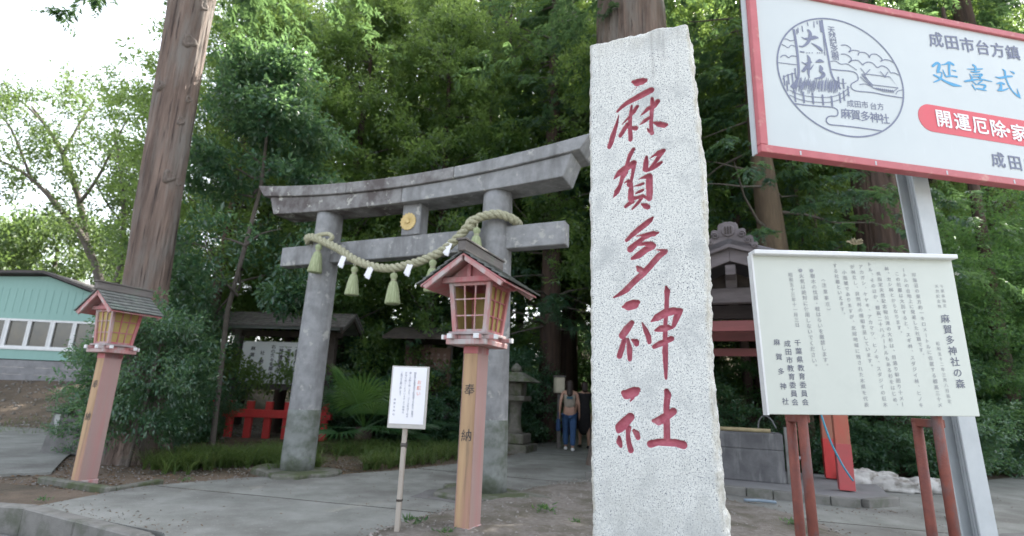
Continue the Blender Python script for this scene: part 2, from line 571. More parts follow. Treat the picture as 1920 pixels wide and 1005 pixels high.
class Print:
    """flat print in a panel's own x-z plane, at y = y0"""
    def __init__(s, y0=0.):
        s.b = MB()
        s.y = y0

    def char(s, ch, x, z, size, off=0., rot=0., shear=0., sx=1.):
        if off > .012:            # brush-thick writing: overlay slightly shifted copies
            d = (off - .008) * size
            for k in range(6):
                a = math.pi / 3 * k
                y_, s.y = s.y, s.y - .00025 * k
                s.char(ch, x + d * math.cos(a), z + d * math.sin(a), size, .008, rot, shear, sx)
                s.y = y_
            return
        if ch in ' 　':
            return
        if ch in 'ー〈〉':
            rot -= math.pi / 2
        if ch in '、。':
            x += size * .55
            z += size * .55
        v, f = glyph(ch, off)
        co, si = math.cos(rot), math.sin(rot)
        out = []
        for a, c in v:
            a, c = a * size * sx, c * size
            a, c = a * co - c * si, a * si + c * co
            out.append((x + a, s.y, z + c + a * shear))
        s.b.add(out, f)

    def column(s, txt, p0, p1, size, **k):
        n = len(txt)
        for i, ch in enumerate(txt):
            t = i / max(1, n - 1)
            s.char(ch, p0[0] + (p1[0] - p0[0]) * t, p0[1] + (p1[1] - p0[1]) * t, size, **k)

    def line(s, pts, wd):
        """ribbon through pts; wd one width or one per point"""
        if not hasattr(wd, '__len__'):
            wd = [wd] * len(pts)
        P = [Vector(p) for p in pts]
        s.n = getattr(s, 'n', 0) + 1
        yy = s.y - .00004 * (s.n % 50)
        vs, fs = [], []
        for i, p in enumerate(P):
            t = (P[min(i + 1, len(P) - 1)] - P[max(i - 1, 0)])
            t = t.normalized() if t.length else Vector((1, 0))
            nn = Vector((-t.y, t.x)) * wd[i] / 2
            vs += [(p.x + nn.x, yy, p.y + nn.y), (p.x - nn.x, yy, p.y - nn.y)]
        for i in range(len(P) - 1):
            fs.append((2 * i + 1, 2 * i + 3, 2 * i + 2, 2 * i))
        s.b.add(vs, fs)

    def brush(s, pts):
        """one brush stroke: points (x, z, radius) swept as a round-ended ribbon"""
        q = smooth_line(pts, 6)
        s.line([(a, b) for a, b, r in q], [2 * max(r, .001) for a, b, r in q])
        for a, b, r in (q[0], q[-1]):
            s.n += 1
            yy = s.y - .00004 * (s.n % 50)
            s.b.add([(a + r * math.cos(t), yy, b + r * math.sin(t)) for t in np.linspace(0, 2 * math.pi, 13)[:-1]], [tuple(range(12))])

    def build(s, name, m, parent):
        return s.b.build(name, m, parent)


def smooth_line(pts, n=8):
    P = [np.array(p, float) for p in pts]
    P = [P[0]] + P + [P[-1]]
    out = []
    for i in range(1, len(P) - 2):
        for k in range(n):
            t = k / n
            a, b, c, d = P[i - 1], P[i], P[i + 1], P[i + 2]
            out.append(tuple(.5 * ((2 * b) + (-a + c) * t + (2 * a - 5 * b + 4 * c - d) * t * t + (-a + 3 * b - 3 * c + d) * t ** 3)))
    out.append(tuple(P[-2]))
    return out


# ================================================================== GROUND
KL = [(-60, 9.5), (-9, 5.25), (-4.62, 5.0), (-4.0, 4.93), (-2.55, 4.18), (-1.35, 2.6), (-.4, .6), (.6, -2.5), (3, -9), (9, -40)]


def kerb_y(x):
    return np.interp(x, [p[0] for p in KL], [p[1] for p in KL])


def axis(a, b, mid, fine, n):
    """grid lines from a to b, fine near mid"""
    t = np.linspace(-1, 1, n)
    k = 4.5
    g = np.sinh(k * t) / math.sinh(k)
    return np.where(g < 0, mid + g * (mid - a), mid + g * (b - mid)) + t * fine


def ground_h(x, y):
    x, y = np.asarray(x, float), np.asarray(y, float)
    h = -.035 + (fbm(x * 1.3, y * 1.3, 0, 4, 3) - .47) * .05
    near = np.clip((kerb_y(x) + .28 - y) / .25, 0, 1)
    h = h * (1 - near) + near * -.26
    # bank and building plot beyond the lane, woods floor rising behind the gate
    bl = np.clip((y - 12.2) / 4.5, 0, 1) * np.clip((-6.3 - x) / 2.5, 0, 1)
    h = h + bl * bl * (3 - 2 * bl) * 1.15
    wf = np.clip((y - 14.2) / 14., 0, 1)
    side = np.clip(np.abs(x - 2.1) / 1.6 - .8, 0, 1) * np.clip((x + 6.5) / 2., 0, 1)
    h = h + wf * side * (3.0 + (fbm(x * .4, y * .4, 0, 3, 9) - .5) * 2)
    wr = np.clip((y - 9.8 - np.clip(x - 6, 0, 9) * .35) / 2., 0, 1) * np.clip((x - 4.6) / 1.2, 0, 1)
    h = h + np.clip((y - 23) / 9, 0, 1) * np.clip((x + 9) / 3, 0, 1) * 3.2
    return h + wr * .25


gx, gy = axis(-190, 190, 0, 5.5, 230), axis(-60, 300, 8, 5.5, 230)
X, Y = np.meshgrid(gx, gy)
Z = ground_h(X, Y)
n_ = len(gx)
ii = (np.arange(len(gy) - 1)[:, None] * n_ + np.arange(n_ - 1)[None, :]).ravel()
tag(link('ground', mesh_np('ground', np.stack([X.ravel(), Y.ravel(), Z.ravel()], 1), np.stack([ii, ii + 1, ii + n_ + 1, ii + n_], 1), SOIL, smooth=True)), 'bare brown soil under the trees', kind='structure')

street = MB()
street.prism([(-60, -60), (40, -60), (9, -40), (2.8, -9), (.45, -2.5), (-.55, .6), (-1.5, 2.55), (-2.66, 4.05), (-4.04, 4.78), (-4.65, 4.85), (-9, 5.1), (-60, 9.3)], -.3, -.185)
tag(street.build('street', ASPH), 'grey street surface below the kerb', kind='structure')

path = MB()
main = [(-4.0, 4.94), (-3.92, 5.5), (-3.84, 6.04), (-3.12, 6.89), (-2.12, 7.45), (-1.54, 7.99), (-.81, 8.97), (0., 10.3), (.45, 11.6), (.85, 14), (.9, 22), (3.2, 22), (3.1, 14), (3.0, 9.9),
        (5.2, 9.2), (6.3, 8.75), (8.2, 9.58), (11, 11.2), (18, 14), (30, 16), (30, -30), (9, -30), (3.1, -9), (.72, -2.5), (-.28, .62), (-1.24, 2.64), (-2.47, 4.27)]
path.prism(main, -.3, 0.)
tag(path.build('path', CONC), 'worn grey concrete approach under the gate', kind='structure')
lane = MB()
lane.prism([(-5.35, 6.75), (-6.2, 8.0), (-7.2, 9.6), (-9.2, 12.2), (-11.5, 13.4), (-22, 15), (-40, 15.5), (-40, 8), (-9, 6.1), (-6.6, 5.95)], -.3, -.004)
tag(MB().prism([(-60, 9.4), (-9, 5.2), (-4.62, 5.05), (-3.98, 4.97), (-3.9, 5.65), (-5.2, 6.0), (-9, 6.4), (-40, 9)], -.3, -.012).build('dirt_strip', SOIL), 'strip of bare dirt behind the kerb', kind='structure')
tag(lane.build('lane', CONC), 'pale concrete lane beside the big trunk', kind='structure')

# kerbstones along the step down to the street
kroot = thing('kerb', None, None)
kroot['kind'] = 'structure'
kroot['label'] = 'step of kerbstones along the street edge'
kp = []
for a, b in zip(KL[1:7], KL[2:8]):
    L_ = math.dist(a, b)
    m_ = max(1, round(L_ / .9))
    for i in range(m_):
        kp.append((a[0] + (b[0] - a[0]) * i / m_, a[1] + (b[1] - a[1]) * i / m_, a[0] + (b[0] - a[0]) * (i + 1) / m_, a[1] + (b[1] - a[1]) * (i + 1) / m_))
for i, (x0, y0, x1, y1) in enumerate(kp):
    L_ = math.hypot(x1 - x0, y1 - y0) - .008
    a = math.atan2(y1 - y0, x1 - x0)
    b = MB().box(0, 0, -.3, L_, .13, .306 + random.uniform(-.003, .003))
    o = b.build('kerbstone', KERB, kroot, bevel=.012)
    o.location = ((x0 + x1) / 2, (y0 + y1) / 2 - .0, 0)
    o.rotation_euler = (0, 0, a)

# paving joints and mended patches in the path
for nm, poly, m_ in (('path_patch', [(-.9, 6.55), (-.2, 6.95), (.25, 6.75), (.2, 6.1), (-.35, 5.75), (-.95, 6.05)], CONCD),
                     ('path_patch', [(4.2, 5.2), (4.75, 5.42), (5.6, 5.35), (5.9, 5.1), (5.2, 4.86), (4.5, 4.9)], CONCD)):
    c = np.mean(poly, 0)
    pts = []
    for i in range(len(poly)):
        a_, b_ = np.array(poly[i]), np.array(poly[(i + 1) % len(poly)])
        for t in np.linspace(0, 1, 6, endpoint=False):
            p_ = a_ * (1 - t) + b_ * t
            r_ = 1 + (fbm(p_[0] * 3, p_[1] * 3, 0, 3, 4) - .5) * .5
            pts.append(tuple(c + (p_ - c) * r_))
    tag(MB().prism(pts, .0015, .004).build(nm, m_), 'darker mended patch in the concrete', kind='structure')

# seams between the pours of concrete
for k_, (p_, q_) in enumerate((((-3.7, 6.1), (-.62, 5.3)), ((-1.35, 8.3), (.9, 7.45)), ((.3, 11.2), (3.05, 10.6)), ((3.0, 5.6), (8.5, 3.9)), ((3.4, 4.0), (4.7, 6.1)))):
    b = MB()
    n_s = 14
    pts = [(p_[0] + (q_[0] - p_[0]) * t + (random.random() - .5) * .012, p_[1] + (q_[1] - p_[1]) * t + (random.random() - .5) * .012) for t in np.linspace(0, 1, n_s)]
    for (x0, y0), (x1, y1) in zip(pts[:-1], pts[1:]):
        b.box((x0 + x1) / 2, (y0 + y1) / 2, .0005, math.hypot(x1 - x0, y1 - y0), .009, .003, math.atan2(y1 - y0, x1 - x0))
    tag(b.build('path_joint', mat('dark_joint', (.05, .048, .04), (.08, .075, .06), 20, .95, world=True)), 'dirt-filled joint in the concrete', kind='structure')

# gravel island that the stone pillar and a lantern stand on
isl = smooth_line([(-1.02, 4.40), (-.80, 4.95), (-.47, 5.49), (-.05, 6.2), (.36, 6.92), (.75, 7.35), (1.2, 7.55), (2.0, 7.2), (2.58, 6.59), (2.95, 5.9), (3.0, 5.3), (2.75, 4.2), (2.2, 2.6), (1.3, 1.1), (.35, 1.0), (-.1, 1.8), (-.75, 3.2), (-1.02, 4.40)], 5)[:-1]
c0 = np.array([.9, 4.4])
rings, V, F_ = 26, [], []
N_ = len(isl)
for r_ in range(rings + 1):
    t = r_ / rings
    for p_ in isl:
        q = c0 + (np.array(p_) - c0) * (1 - t)
        e = min(1, t * 9)
        V.append((q[0], q[1], .004 + .045 * e + float(fbm(q[0] * 5, q[1] * 5, 0, 4, 5) - .5) * .05 * e))
for r_ in range(rings):
    for i in range(N_):
        j = (i + 1) % N_
        F_.append((r_ * N_ + i, r_ * N_ + j, (r_ + 1) * N_ + j, (r_ + 1) * N_ + i))
tag(link('gravel_bed', mesh_np('gravel_bed', V, F_, GRAVELM, smooth=True)), 'gravelly soil bed around the stone pillar', kind='structure')


def in_poly(x, y, poly):
    x, y = np.asarray(x), np.asarray(y)
    c = np.zeros(x.shape, bool)
    j = len(poly) - 1
    for i in range(len(poly)):
        (xi, yi), (xj, yj) = poly[i], poly[j]
        c ^= ((yi > y) != (yj > y)) & (x < (xj - xi) * (y - yi) / (yj - yi + 1e-12) + xi)
        j = i
    return c


rng = np.random.default_rng(3)
OCT = np.array([(1, 0, 0), (0, 1, 0), (-1, 0, 0), (0, -1, 0), (0, 0, 1), (0, 0, -1)], float)
OCF = np.array([(0, 1, 4), (1, 2, 4), (2, 3, 4), (3, 0, 4), (1, 0, 5), (2, 1, 5), (3, 2, 5), (0, 3, 5)])


def pebbles(name, xy, z, smin, smax, m, label, seed=1):
    g = np.random.default_rng(seed)
    n = len(xy)
    s = g.uniform(smin, smax, (n, 1, 1)) * g.uniform(.5, 1.2, (n, 1, 3)) * np.array([1, 1, .6])
    v = OCT[None] * s + g.normal(0, .18, (n, 6, 3)) * s
    a = g.uniform(0, 6.28, n)
    x = v[..., 0] * np.cos(a)[:, None] - v[..., 1] * np.sin(a)[:, None] + xy[:, 0:1]
    y = v[..., 0] * np.sin(a)[:, None] + v[..., 1] * np.cos(a)[:, None] + xy[:, 1:2]
    zz = v[..., 2] + np.asarray(z)[:, None]
    V = np.stack([x, y, zz], 2).reshape(-1, 3)
    F = (OCF[None] + (np.arange(n) * 6)[:, None, None]).reshape(-1, 3)
    return tag(link(name, mesh_np(name, V, F, m)), label, kind='stuff')


q = rng.uniform((-1.1, 1, ), (3.1, 7.6), (9000, 2))
q = q[in_poly(q[:, 0], q[:, 1], isl)][:5200]
q = q[fbm(q[:, 0] * 2, q[:, 1] * 2, 0, 3, 2) > .40]
pebbles('gravel', q, .045 + (fbm(q[:, 0] * 5, q[:, 1] * 5, 0, 4, 5) - .5) * .05, .006, .022, STONES, 'loose grey gravel around the stone pillar')
q = rng.uniform((-7, 4.9), (-2.2, 9.5), (3500, 2))
q = q[~in_poly(q[:, 0], q[:, 1], main) & (kerb_y(q[:, 0]) < q[:, 1] - .1)]
pebbles('pebbles', q, ground_h(q[:, 0], q[:, 1]) + .005, .005, .018, STONES, 'small stones scattered on the dirt strip', 4)
q = rng.uniform((-14, 11.5), (-6, 16.5), (2200, 2))
pebbles('rubble', q, ground_h(q[:, 0], q[:, 1]) + .01, .012, .05, STONES, 'rubble on the bank below the turquoise building', 5)

# ================================================================== STONE PILLAR with the carved shrine name
SP = np.array([.375, 2.5, 0.])
STR = []


def stroke(k, tr, pts):
    ox, oy, s = tr
    out = []
    for x, y, r in pts:
        px, py = ox + x / s, oy + y / s
        a = on_plane(px, py, SP, UY)
        b_ = on_plane(px + 1, py, SP, UY)
        c_ = on_plane(px, py + 1, SP, UY)
        m_ = math.sqrt(np.linalg.norm(b_ - a) * np.linalg.norm(c_ - a))
        out.append(((a - SP) @ UX, a[2], r / s * m_))
    STR.append((k, out))


t1, t2, t3, t4, t5 = (1120, 130, 7.18), (1120, 260, 7.18), (1120, 390, 5.58), (1130, 530, 5.29), (1130, 710, 6.7)
for s_ in ([(485, 165, 26), (540, 175, 54), (600, 160, 50), (640, 150, 34)], [(530, 240, 6), (460, 315, 3)],
           [(268, 568, 16), (330, 505, 26), (400, 450, 32), (560, 365, 44), (720, 280, 44)],
           [(290, 600, 3), (280, 650, 9), (255, 750, 22), (210, 890, 34), (185, 980, 34), (162, 1040, 30)],
           [(460, 490, 14), (445, 620, 24), (435, 760, 28), (445, 880, 28), (445, 945, 28)],
           [(535, 500, 24), (490, 570, 28), (420, 650, 18), (330, 745, 5)], [(405, 735, 26), (355, 820, 30), (310, 890, 28)],
           [(450, 780, 14), (480, 785, 26), (515, 790, 34)],
           [(735, 390, 20), (742, 480, 30), (728, 600, 26), (722, 760, 24), (735, 860, 26)], [(735, 855, 24), (695, 825, 22), (668, 790, 6)],
           [(810, 430, 34), (770, 490, 32), (680, 530, 28), (625, 585, 16), (575, 630, 4)], [(695, 650, 20), (640, 690, 28), (600, 725, 16), (565, 745, 5)],
           [(750, 708, 10), (830, 735, 40), (900, 750, 38), (930, 745, 22)]):
    stroke(0, t1, s_)
for s_ in ([(485, 140, 24), (440, 220, 30), (390, 360, 20)], [(490, 325, 40), (400, 385, 46), (300, 455, 40), (250, 510, 22), (218, 550, 5)],
           [(490, 350, 32), (478, 450, 22), (455, 560, 22)], [(455, 570, 20), (435, 610, 42), (415, 560, 16), (365, 593, 8)],
           [(370, 450, 42), (330, 540, 28), (310, 620, 24), (262, 710, 36), (240, 750, 22), (215, 790, 6)],
           [(660, 245, 18), (655, 320, 34), (645, 410, 36)], [(890, 160, 30), (830, 190, 38), (760, 225, 14), (700, 270, 4)],
           [(880, 180, 24), (810, 270, 28), (740, 360, 18), (690, 410, 12)], [(862, 315, 20), (800, 360, 30), (730, 405, 24), (660, 430, 22)],
           [(460, 610, 18), (450, 700, 36), (448, 800, 40)], [(700, 500, 38), (640, 515, 26), (590, 530, 12), (550, 552, 4)],
           [(700, 510, 42), (698, 620, 46), (703, 740, 42), (700, 805, 38)], [(612, 605, 20), (560, 625, 18), (500, 640, 7)],
           [(612, 690, 20), (560, 715, 22), (512, 738, 8)], [(450, 810, 38), (540, 790, 22), (610, 765, 20), (690, 815, 20)],
           [(480, 850, 22), (430, 870, 28), (380, 912, 24)], [(595, 800, 20), (540, 870, 22), (470, 945, 14)], [(600, 880, 16), (650, 905, 40), (680, 920, 34)]):
    stroke(1, t2, s_)
for s_ in ([(578, 98, 12), (550, 130, 26), (520, 155, 30), (430, 225, 30), (360, 285, 26), (305, 338, 18)],
           [(635, 258, 12), (590, 268, 30), (510, 280, 22), (450, 288, 10), (400, 294, 4)],
           [(560, 275, 26), (480, 315, 24), (400, 380, 30), (345, 430, 36)], [(440, 382, 16), (500, 372, 22), (560, 382, 34), (580, 395, 34)],
           [(575, 400, 34), (500, 440, 34), (430, 495, 36), (365, 528, 18)], [(612, 437, 4), (670, 440, 12), (712, 452, 24)],
           [(700, 462, 30), (640, 505, 32), (560, 600, 32), (480, 685, 34), (380, 775, 32), (300, 858, 32), (230, 905, 20), (165, 938, 6)],
           [(418, 615, 14), (440, 640, 32), (485, 668, 26)]):
    stroke(2, t3, s_)
for s_ in ([(200, 240, 12), (255, 230, 46), (310, 215, 48), (345, 195, 26)], [(287, 398, 26), (240, 460, 38), (192, 525, 34)],
           [(215, 560, 22), (190, 650, 28), (165, 728, 28)], [(248, 560, 14), (265, 660, 30), (268, 760, 22)], [(295, 570, 14), (330, 590, 32), (335, 608, 26)],
           [(392, 400, 8), (425, 470, 24), (455, 540, 27), (462, 590, 22)],
           [(628, 40, 12), (640, 85, 30), (635, 160, 22), (632, 260, 22), (622, 400, 20), (618, 560, 24), (620, 700, 28), (624, 850, 22), (628, 950, 14)],
           [(480, 385, 8), (540, 345, 36), (620, 300, 40), (700, 280, 38), (775, 275, 22)], [(760, 290, 32), (730, 350, 32), (705, 425, 22)],
           [(522, 475, 12), (580, 455, 34), (650, 445, 30), (692, 448, 12)], [(510, 635, 22), (570, 605, 30), (630, 580, 26), (680, 555, 28)]):
    stroke(3, t4, s_)
for s_ in ([(262, 180, 34), (300, 200, 60), (400, 165, 62), (440, 142, 36)], [(375, 240, 24), (345, 288, 7)],
           [(348, 482, 52), (280, 550, 62), (215, 615, 62), (195, 655, 32)], [(322, 620, 36), (315, 700, 28), (325, 800, 32), (352, 900, 38)],
           [(205, 735, 20), (208, 800, 40), (228, 852, 22)], [(392, 655, 22), (425, 690, 38), (442, 742, 32)],
           [(802, 155, 32), (818, 200, 44), (802, 320, 38), (800, 450, 38), (805, 600, 42), (808, 760, 42)],
           [(635, 530, 22), (700, 535, 52), (790, 480, 52), (888, 412, 46)], [(600, 822, 46), (690, 800, 42), (800, 800, 48), (920, 808, 48), (1012, 835, 52)]):
    stroke(4, t5, s_)

FZ = np.arange(.36, 2.905, .0033)          # rows of the fine carved face
LEFTX = lambda z: -.004 + .016 * np.clip((2.2 - z) / 1.6, 0, 1)
RIGHTX = lambda z: np.interp(z, [0, .555, .8, 1.18, 1.65, 2.16, 2.64, 2.9], [.56, .552, .535, .524, .533, .534, .512, .497])


def pillar_mesh():
    nf = 165
    rows = np.concatenate([np.linspace(-.15, .35, 12), FZ])
    nside, nback = 26, 34
    zz = rows[:, None]
    t = np.linspace(0, 1, nf)[None, :]
    lx = LEFTX(rows) + (fbm(rows * 7, 3.3, 0, 2, 11) - .37) * .012 + (fbm(rows * 38, 3.3, 0, 4, 17) - .47) * .011
    rx = RIGHTX(rows) + (fbm(rows * 6, 7.7, 0, 2, 12) - .37) * .014 + (fbm(rows * 38, 7.7, 0, 4, 18) - .47) * .010
    fx = lx[:, None] + (rx - lx)[:, None] * t
    edge = np.minimum(fx - lx[:, None], rx[:, None] - fx)
    chip = np.clip(1 - edge / .017, 0, 1)
    ro = fbm(fx * 22, zz * 22, 5., 4, 13)
    fy = chip ** 1.5 * .012 + chip * (ro - .35) * .02 + (fbm(fx * 3, zz * 3, 0, 3, 14) - .5) * .003 + (fbm(fx * 160, zz * 160, 0, 2, 15) - .37) * .0016
    # cut letters
    sd = np.full(fx.shape, -1.)
    who = np.full(fx.shape, -1, int)
    for k, pts in STR:
        P = np.array(pts)
        x0, x1, z0, z1 = P[:, 0].min() - .03, P[:, 0].max() + .03, P[:, 1].min() - .03, P[:, 1].max() + .03
        i0, i1 = np.searchsorted(rows, z0), np.searchsorted(rows, z1)
        if i1 <= i0:
            continue
        gx_, gz_ = fx[i0:i1], np.broadcast_to(zz[i0:i1], fx[i0:i1].shape)
        wob = (fbm(gx_ * 90, gz_ * 90, 0, 2, 21) - .37) * .0022
        for (ax, az, ar), (bx, bz, br) in zip(pts[:-1], pts[1:]):
            dx, dz = bx - ax, bz - az
            q_ = np.clip(((gx_ - ax) * dx + (gz_ - az) * dz) / (dx * dx + dz * dz + 1e-12), 0, 1)
            s_ = (ar + (br - ar) * q_) - np.hypot(gx_ - ax - dx * q_, gz_ - az - dz * q_) + wob
            up = s_ > sd[i0:i1]
            sd[i0:i1] = np.where(up, s_, sd[i0:i1])
            who[i0:i1] = np.where(up, k, who[i0:i1])
    cut = np.clip(sd, 0, 1)
    fy = fy + np.minimum(cut * 3.6, .013) + np.minimum(cut * .9, .010)
    paint = np.clip(.5 + sd / .003, 0, 1)
    wear_f = np.clip(chip * 1.2, 0, 1) * .7 + np.clip((rows[:, None] - 2.80) / .12, 0, 1) * .35
    # right side, back, left side: rough split rock
    th = .235 + .03 * np.clip((2.9 - rows) / 2.4, 0, 1)

    def side(x_from, x_to, y_from, y_to, n, s):
        u = np.linspace(0, 1, n + 2)[1:-1][None, :]
        x = x_from[:, None] + (x_to - x_from)[:, None] * u
        y = y_from[:, None] + (y_to - y_from)[:, None] * u
        return x, y
    rx2 = RIGHTX(rows) + .006 + .012 * np.clip((1.4 - rows) / 1., 0, 1)
    sx1, sy1 = side(rx, rx2 - .02, fy[:, -1], th, nside, 1)
    bx_, by_ = side(rx2 - .02, lx + .02, th, th, nback, 2)
    sx2, sy2 = side(lx + .02, lx, th, fy[:, 0], nside, 3)
    n1 = (fbm(sy1 * 17, zz * 17, 9., 5, 31) - .42) * .036
    bulge1 = .010 * np.sin(np.linspace(0, 1, nside + 2)[1:-1] * math.pi)[None, :]
    sx1 = sx1 + (n1 + bulge1) * np.clip(np.linspace(0, 1, nside + 2)[1:-1] * 5, 0, 1)[None, :]
    by_ = by_ + (fbm(bx_ * 15, zz * 15, 19., 5, 32) - .42) * .05
    sx2 = sx2 - (fbm(sy2 * 17, zz * 17, 29., 5, 33) - .42) * .05 * np.clip((1 - np.linspace(0, 1, nside + 2)[1:-1]) * 5, 0, 1)[None, :]
    Xs = np.concatenate([fx, sx1, bx_, sx2], 1)
    Ys = np.concatenate([fy, sy1, by_, sy2], 1)
    nc = Xs.shape[1]
    Zs = np.broadcast_to(rows[:, None], Xs.shape).copy()
    # broken, slightly dipping top
    w_ = np.clip((Zs - 2.6) / .3, 0, 1)
    topv = (fbm(Xs * 14, Ys * 14, 3., 4, 41) - .5) * .035 - .010 * np.clip((Xs - .45) / .06, 0, 1)
    Zs += w_ * w_ * topv
    paint = np.concatenate([paint, np.zeros((len(rows), nc - nf))], 1)
    wr = np.concatenate([np.broadcast_to(wear_f, (len(rows), nf)), np.full((len(rows), nc - nf), .55)], 1)
    nr = len(rows)
    V = np.stack([Xs.ravel(), Ys.ravel(), Zs.ravel()], 1)
    a = (np.arange(nr - 1)[:, None] * nc + np.arange(nc)[None, :])
    b = (np.arange(nr - 1)[:, None] * nc + ((np.arange(nc) + 1) % nc)[None, :])
    Q = np.stack([a, b, b + nc, a + nc], 2)
    # domed rough top: two inner rings and a centre
    top0 = (nr - 1) * nc
    ring = V[top0:top0 + nc]
    cen = ring.mean(0)
    extra, faces = [], []
    prev = np.arange(top0, top0 + nc)
    base = len(V)
    for s_ in (.88, .6, .3, .02):
        r2 = cen + (ring - cen) * s_
        r2[:, 2] = cen[2] + (ring[:, 2] - cen[2]) * s_ + .012 + (fbm(r2[:, 0] * 25, r2[:, 1] * 25, 0, 4, 44) - .5) * .03
        extra.append(r2)
        cur = np.arange(base, base + nc)
        base += nc
        faces.append(np.stack([prev, np.roll(prev, -1), np.roll(cur, -1), cur], 1))
        prev = cur
    V = np.concatenate([V] + extra)
    pa = np.concatenate([paint.ravel(), np.zeros(4 * nc)])
    we = np.concatenate([wr.ravel(), np.full(4 * nc, .6)])
    # which faces belong to which letter
    wq = np.full((nr - 1, nc), -1)
    ins = (sd > -.0035)
    m4 = ins[:-1, :-1] | ins[1:, :-1] | ins[:-1, 1:] | ins[1:, 1:]
    wk = np.maximum(np.maximum(who[:-1, :-1], who[1:, :-1]), np.maximum(who[:-1, 1:], who[1:, 1:]))
    wq[:, :nf - 1] = np.where(m4, wk, -1)
    Q = Q.reshape(-1, 4)
    wq = wq.ravel()
    body = np.concatenate([Q[wq < 0]] + faces)
    out = []
    for k in [-1, 0, 1, 2, 3, 4]:
        f = body if k < 0 else Q[wq == k]
        ids, inv = np.unique(f, return_inverse=True)
        out.append(mesh_np('shaft' if k < 0 else 'carved_character', V[ids], inv.reshape(-1, 4), GRANITE, smooth=True, attrs={'paint': pa[ids], 'wear': we[ids]}))
    return out


pil = thing('inscribed_stone_pillar', 'tall rough-edged pale granite pillar with five red carved characters', 'stone pillar', SP, AX)
pm = pillar_mesh()
link('shaft', pm[0], pil)
for me_, ch in zip(pm[1:], '麻賀多神社'):
    o = link('carved_character', me_, pil)
    o['label'] = 'red painted carved character ' + ch

# ================================================================== TORII GATE
TM = np.array([-1.437, 6.843, 0.])
gate = thing('torii_gate', 'grey stone torii gate with a curved top lintel spanning the path', 'shrine gate', TM, AX)


def round_pillar(sx):
    b = MB()
    prof = []
    for i in range(24):
        z = i / 23 * 3.55
        prof.append((.212 - .030 * z / 3.55, z))
    b.lathe(prof, 36)
    o = b.build('pillar', TORII, gate, smooth=True)
    for p in o.data.polygons:
        if len(p.vertices) > 4:
            p.use_smooth = False
    o.location = (sx * 1.372, 0, 0)
    o.rotation_euler = (0, -sx * .010, 0)
    # darker, mossy collar of the lower shaft
    b = MB().lathe([(.2135, .0), (.2125, .2), (.210, .72), (.2085, .80)], 36)
    o2 = b.build('pillar_foot', TORIIB, gate, smooth=True)
    o2.location = (sx * 1.372, 0, .002)
    o2.rotation_euler = (0, -sx * .010, 0)
    f = MB()
    pts = []
    for i in range(14):
        a = 2 * math.pi * i / 14
        r_ = .50 + .12 * math.sin(a * 3 + sx) + .06 * math.cos(a * 5)
        pts.append((r_ * math.cos(a) * 1.25, r_ * math.sin(a) * .8))
    f.prism(pts, -.1, .05)
    o3 = f.build('base_slab', MOSSY, gate, bevel=.02)
    o3.location = (sx * 1.372, -.05, 0)


round_pillar(-1)
round_pillar(1)


def arc_beam(name, u0, u1, ftop, fbot, yf, yb, m_, s0=0., s1=0., crown=0.):
    """curved beam; s0/s1 shift the end's lower edge inwards"""
    n = 26
    V, F = [], []
    for i in range(n + 1):
        t = i / n
        u = u0 + (u1 - u0) * t
        ub = (u0 + s0) + (u1 - s1 - u0 - s0) * t
        zt, zb = ftop(u), fbot(ub)
        V += [(ub, yf, zb), (ub, yb, zb), (u, yb, zt), (u, (yf + yb) / 2, zt + crown), (u, yf, zt)]
    for i in range(n):
        for k in range(5):
            k2 = (k + 1) % 5
            F.append((i * 5 + k, (i + 1) * 5 + k, (i + 1) * 5 + k2, i * 5 + k2))
    F += [(0, 1, 2, 3, 4), tuple(n * 5 + k for k in (4, 3, 2, 1, 0))]
    b = MB().add(V, F)
    return b.build(name, m_, gate, bevel=.008)


kt = lambda u: 3.865 + .0275 * u * u
kb = lambda u: 3.713 + .0262 * u * u
sb = lambda u: 3.503 + .014 * u * u
for a_, b_, m_ in ((-2.60, -.897, TORIID), (-.892, .812, TORIID), (.817, 2.60, TORII)):
    arc_beam('top_lintel', a_, b_, kt, kb, -.245, .245, m_, .14 if a_ < -2 else 0, .14 if b_ > 2 else 0, .05)
for a_, b_, m_ in ((-2.36, .018, TORIID), (.023, 2.36, TORII)):
    arc_beam('under_lintel', a_, b_, lambda u: kb(u) - .003, sb, -.205, .205, m_, .11 if a_ < -2 else 0, .11 if b_ > 2 else 0)
for a_, b_ in ((-2.10, -1.19), (-1.185, 1.185), (1.19, 2.25)):
    MB().box((a_ + b_) / 2, 0, 2.79, b_ - a_, .17, .285).build('tie_beam', TORII, gate, bevel=.01)
MB().box(.13, 0, 3.078, .285, .20, .43).build('center_strut', TORII, gate, bevel=.01)
em = MB()
for i in range(16):
    a = 2 * math.pi * i / 16
    d = Vector((math.cos(a), 0, math.sin(a)))
    s_ = Vector((-math.sin(a), 0, math.cos(a)))
    vs = [d * .025 + Vector((0, -.118, 0))]
    for r_, h_ in ((.05, .008), (.085, .015), (.108, .019), (.118, .013)):
        for sg, y_ in ((-1, -.103), (0, -.122), (1, -.103)):
            vs.append(d * (r_ + (.006 if sg == 0 and r_ > .1 else 0)) + s_ * (sg * h_) + Vector((0, y_, 0)))
    fs = [(0, 1, 2), (0, 2, 3)]
    for k in range(3):
        b0 = 1 + k * 3
        fs += [(b0, b0 + 3, b0 + 4, b0 + 1), (b0 + 1, b0 + 4, b0 + 5, b0 + 2)]
    em.add(vs, fs)
emb = MB().extr([(.112 * math.cos(2 * math.pi * k / 48), .112 * math.sin(2 * math.pi * k / 48)) for k in range(48)], -.112, -.09).build('flower_emblem', GOLD, gate)
emb.location = (.095, 0, 3.262)
em.build('petals', GOLD, emb, smooth=True)
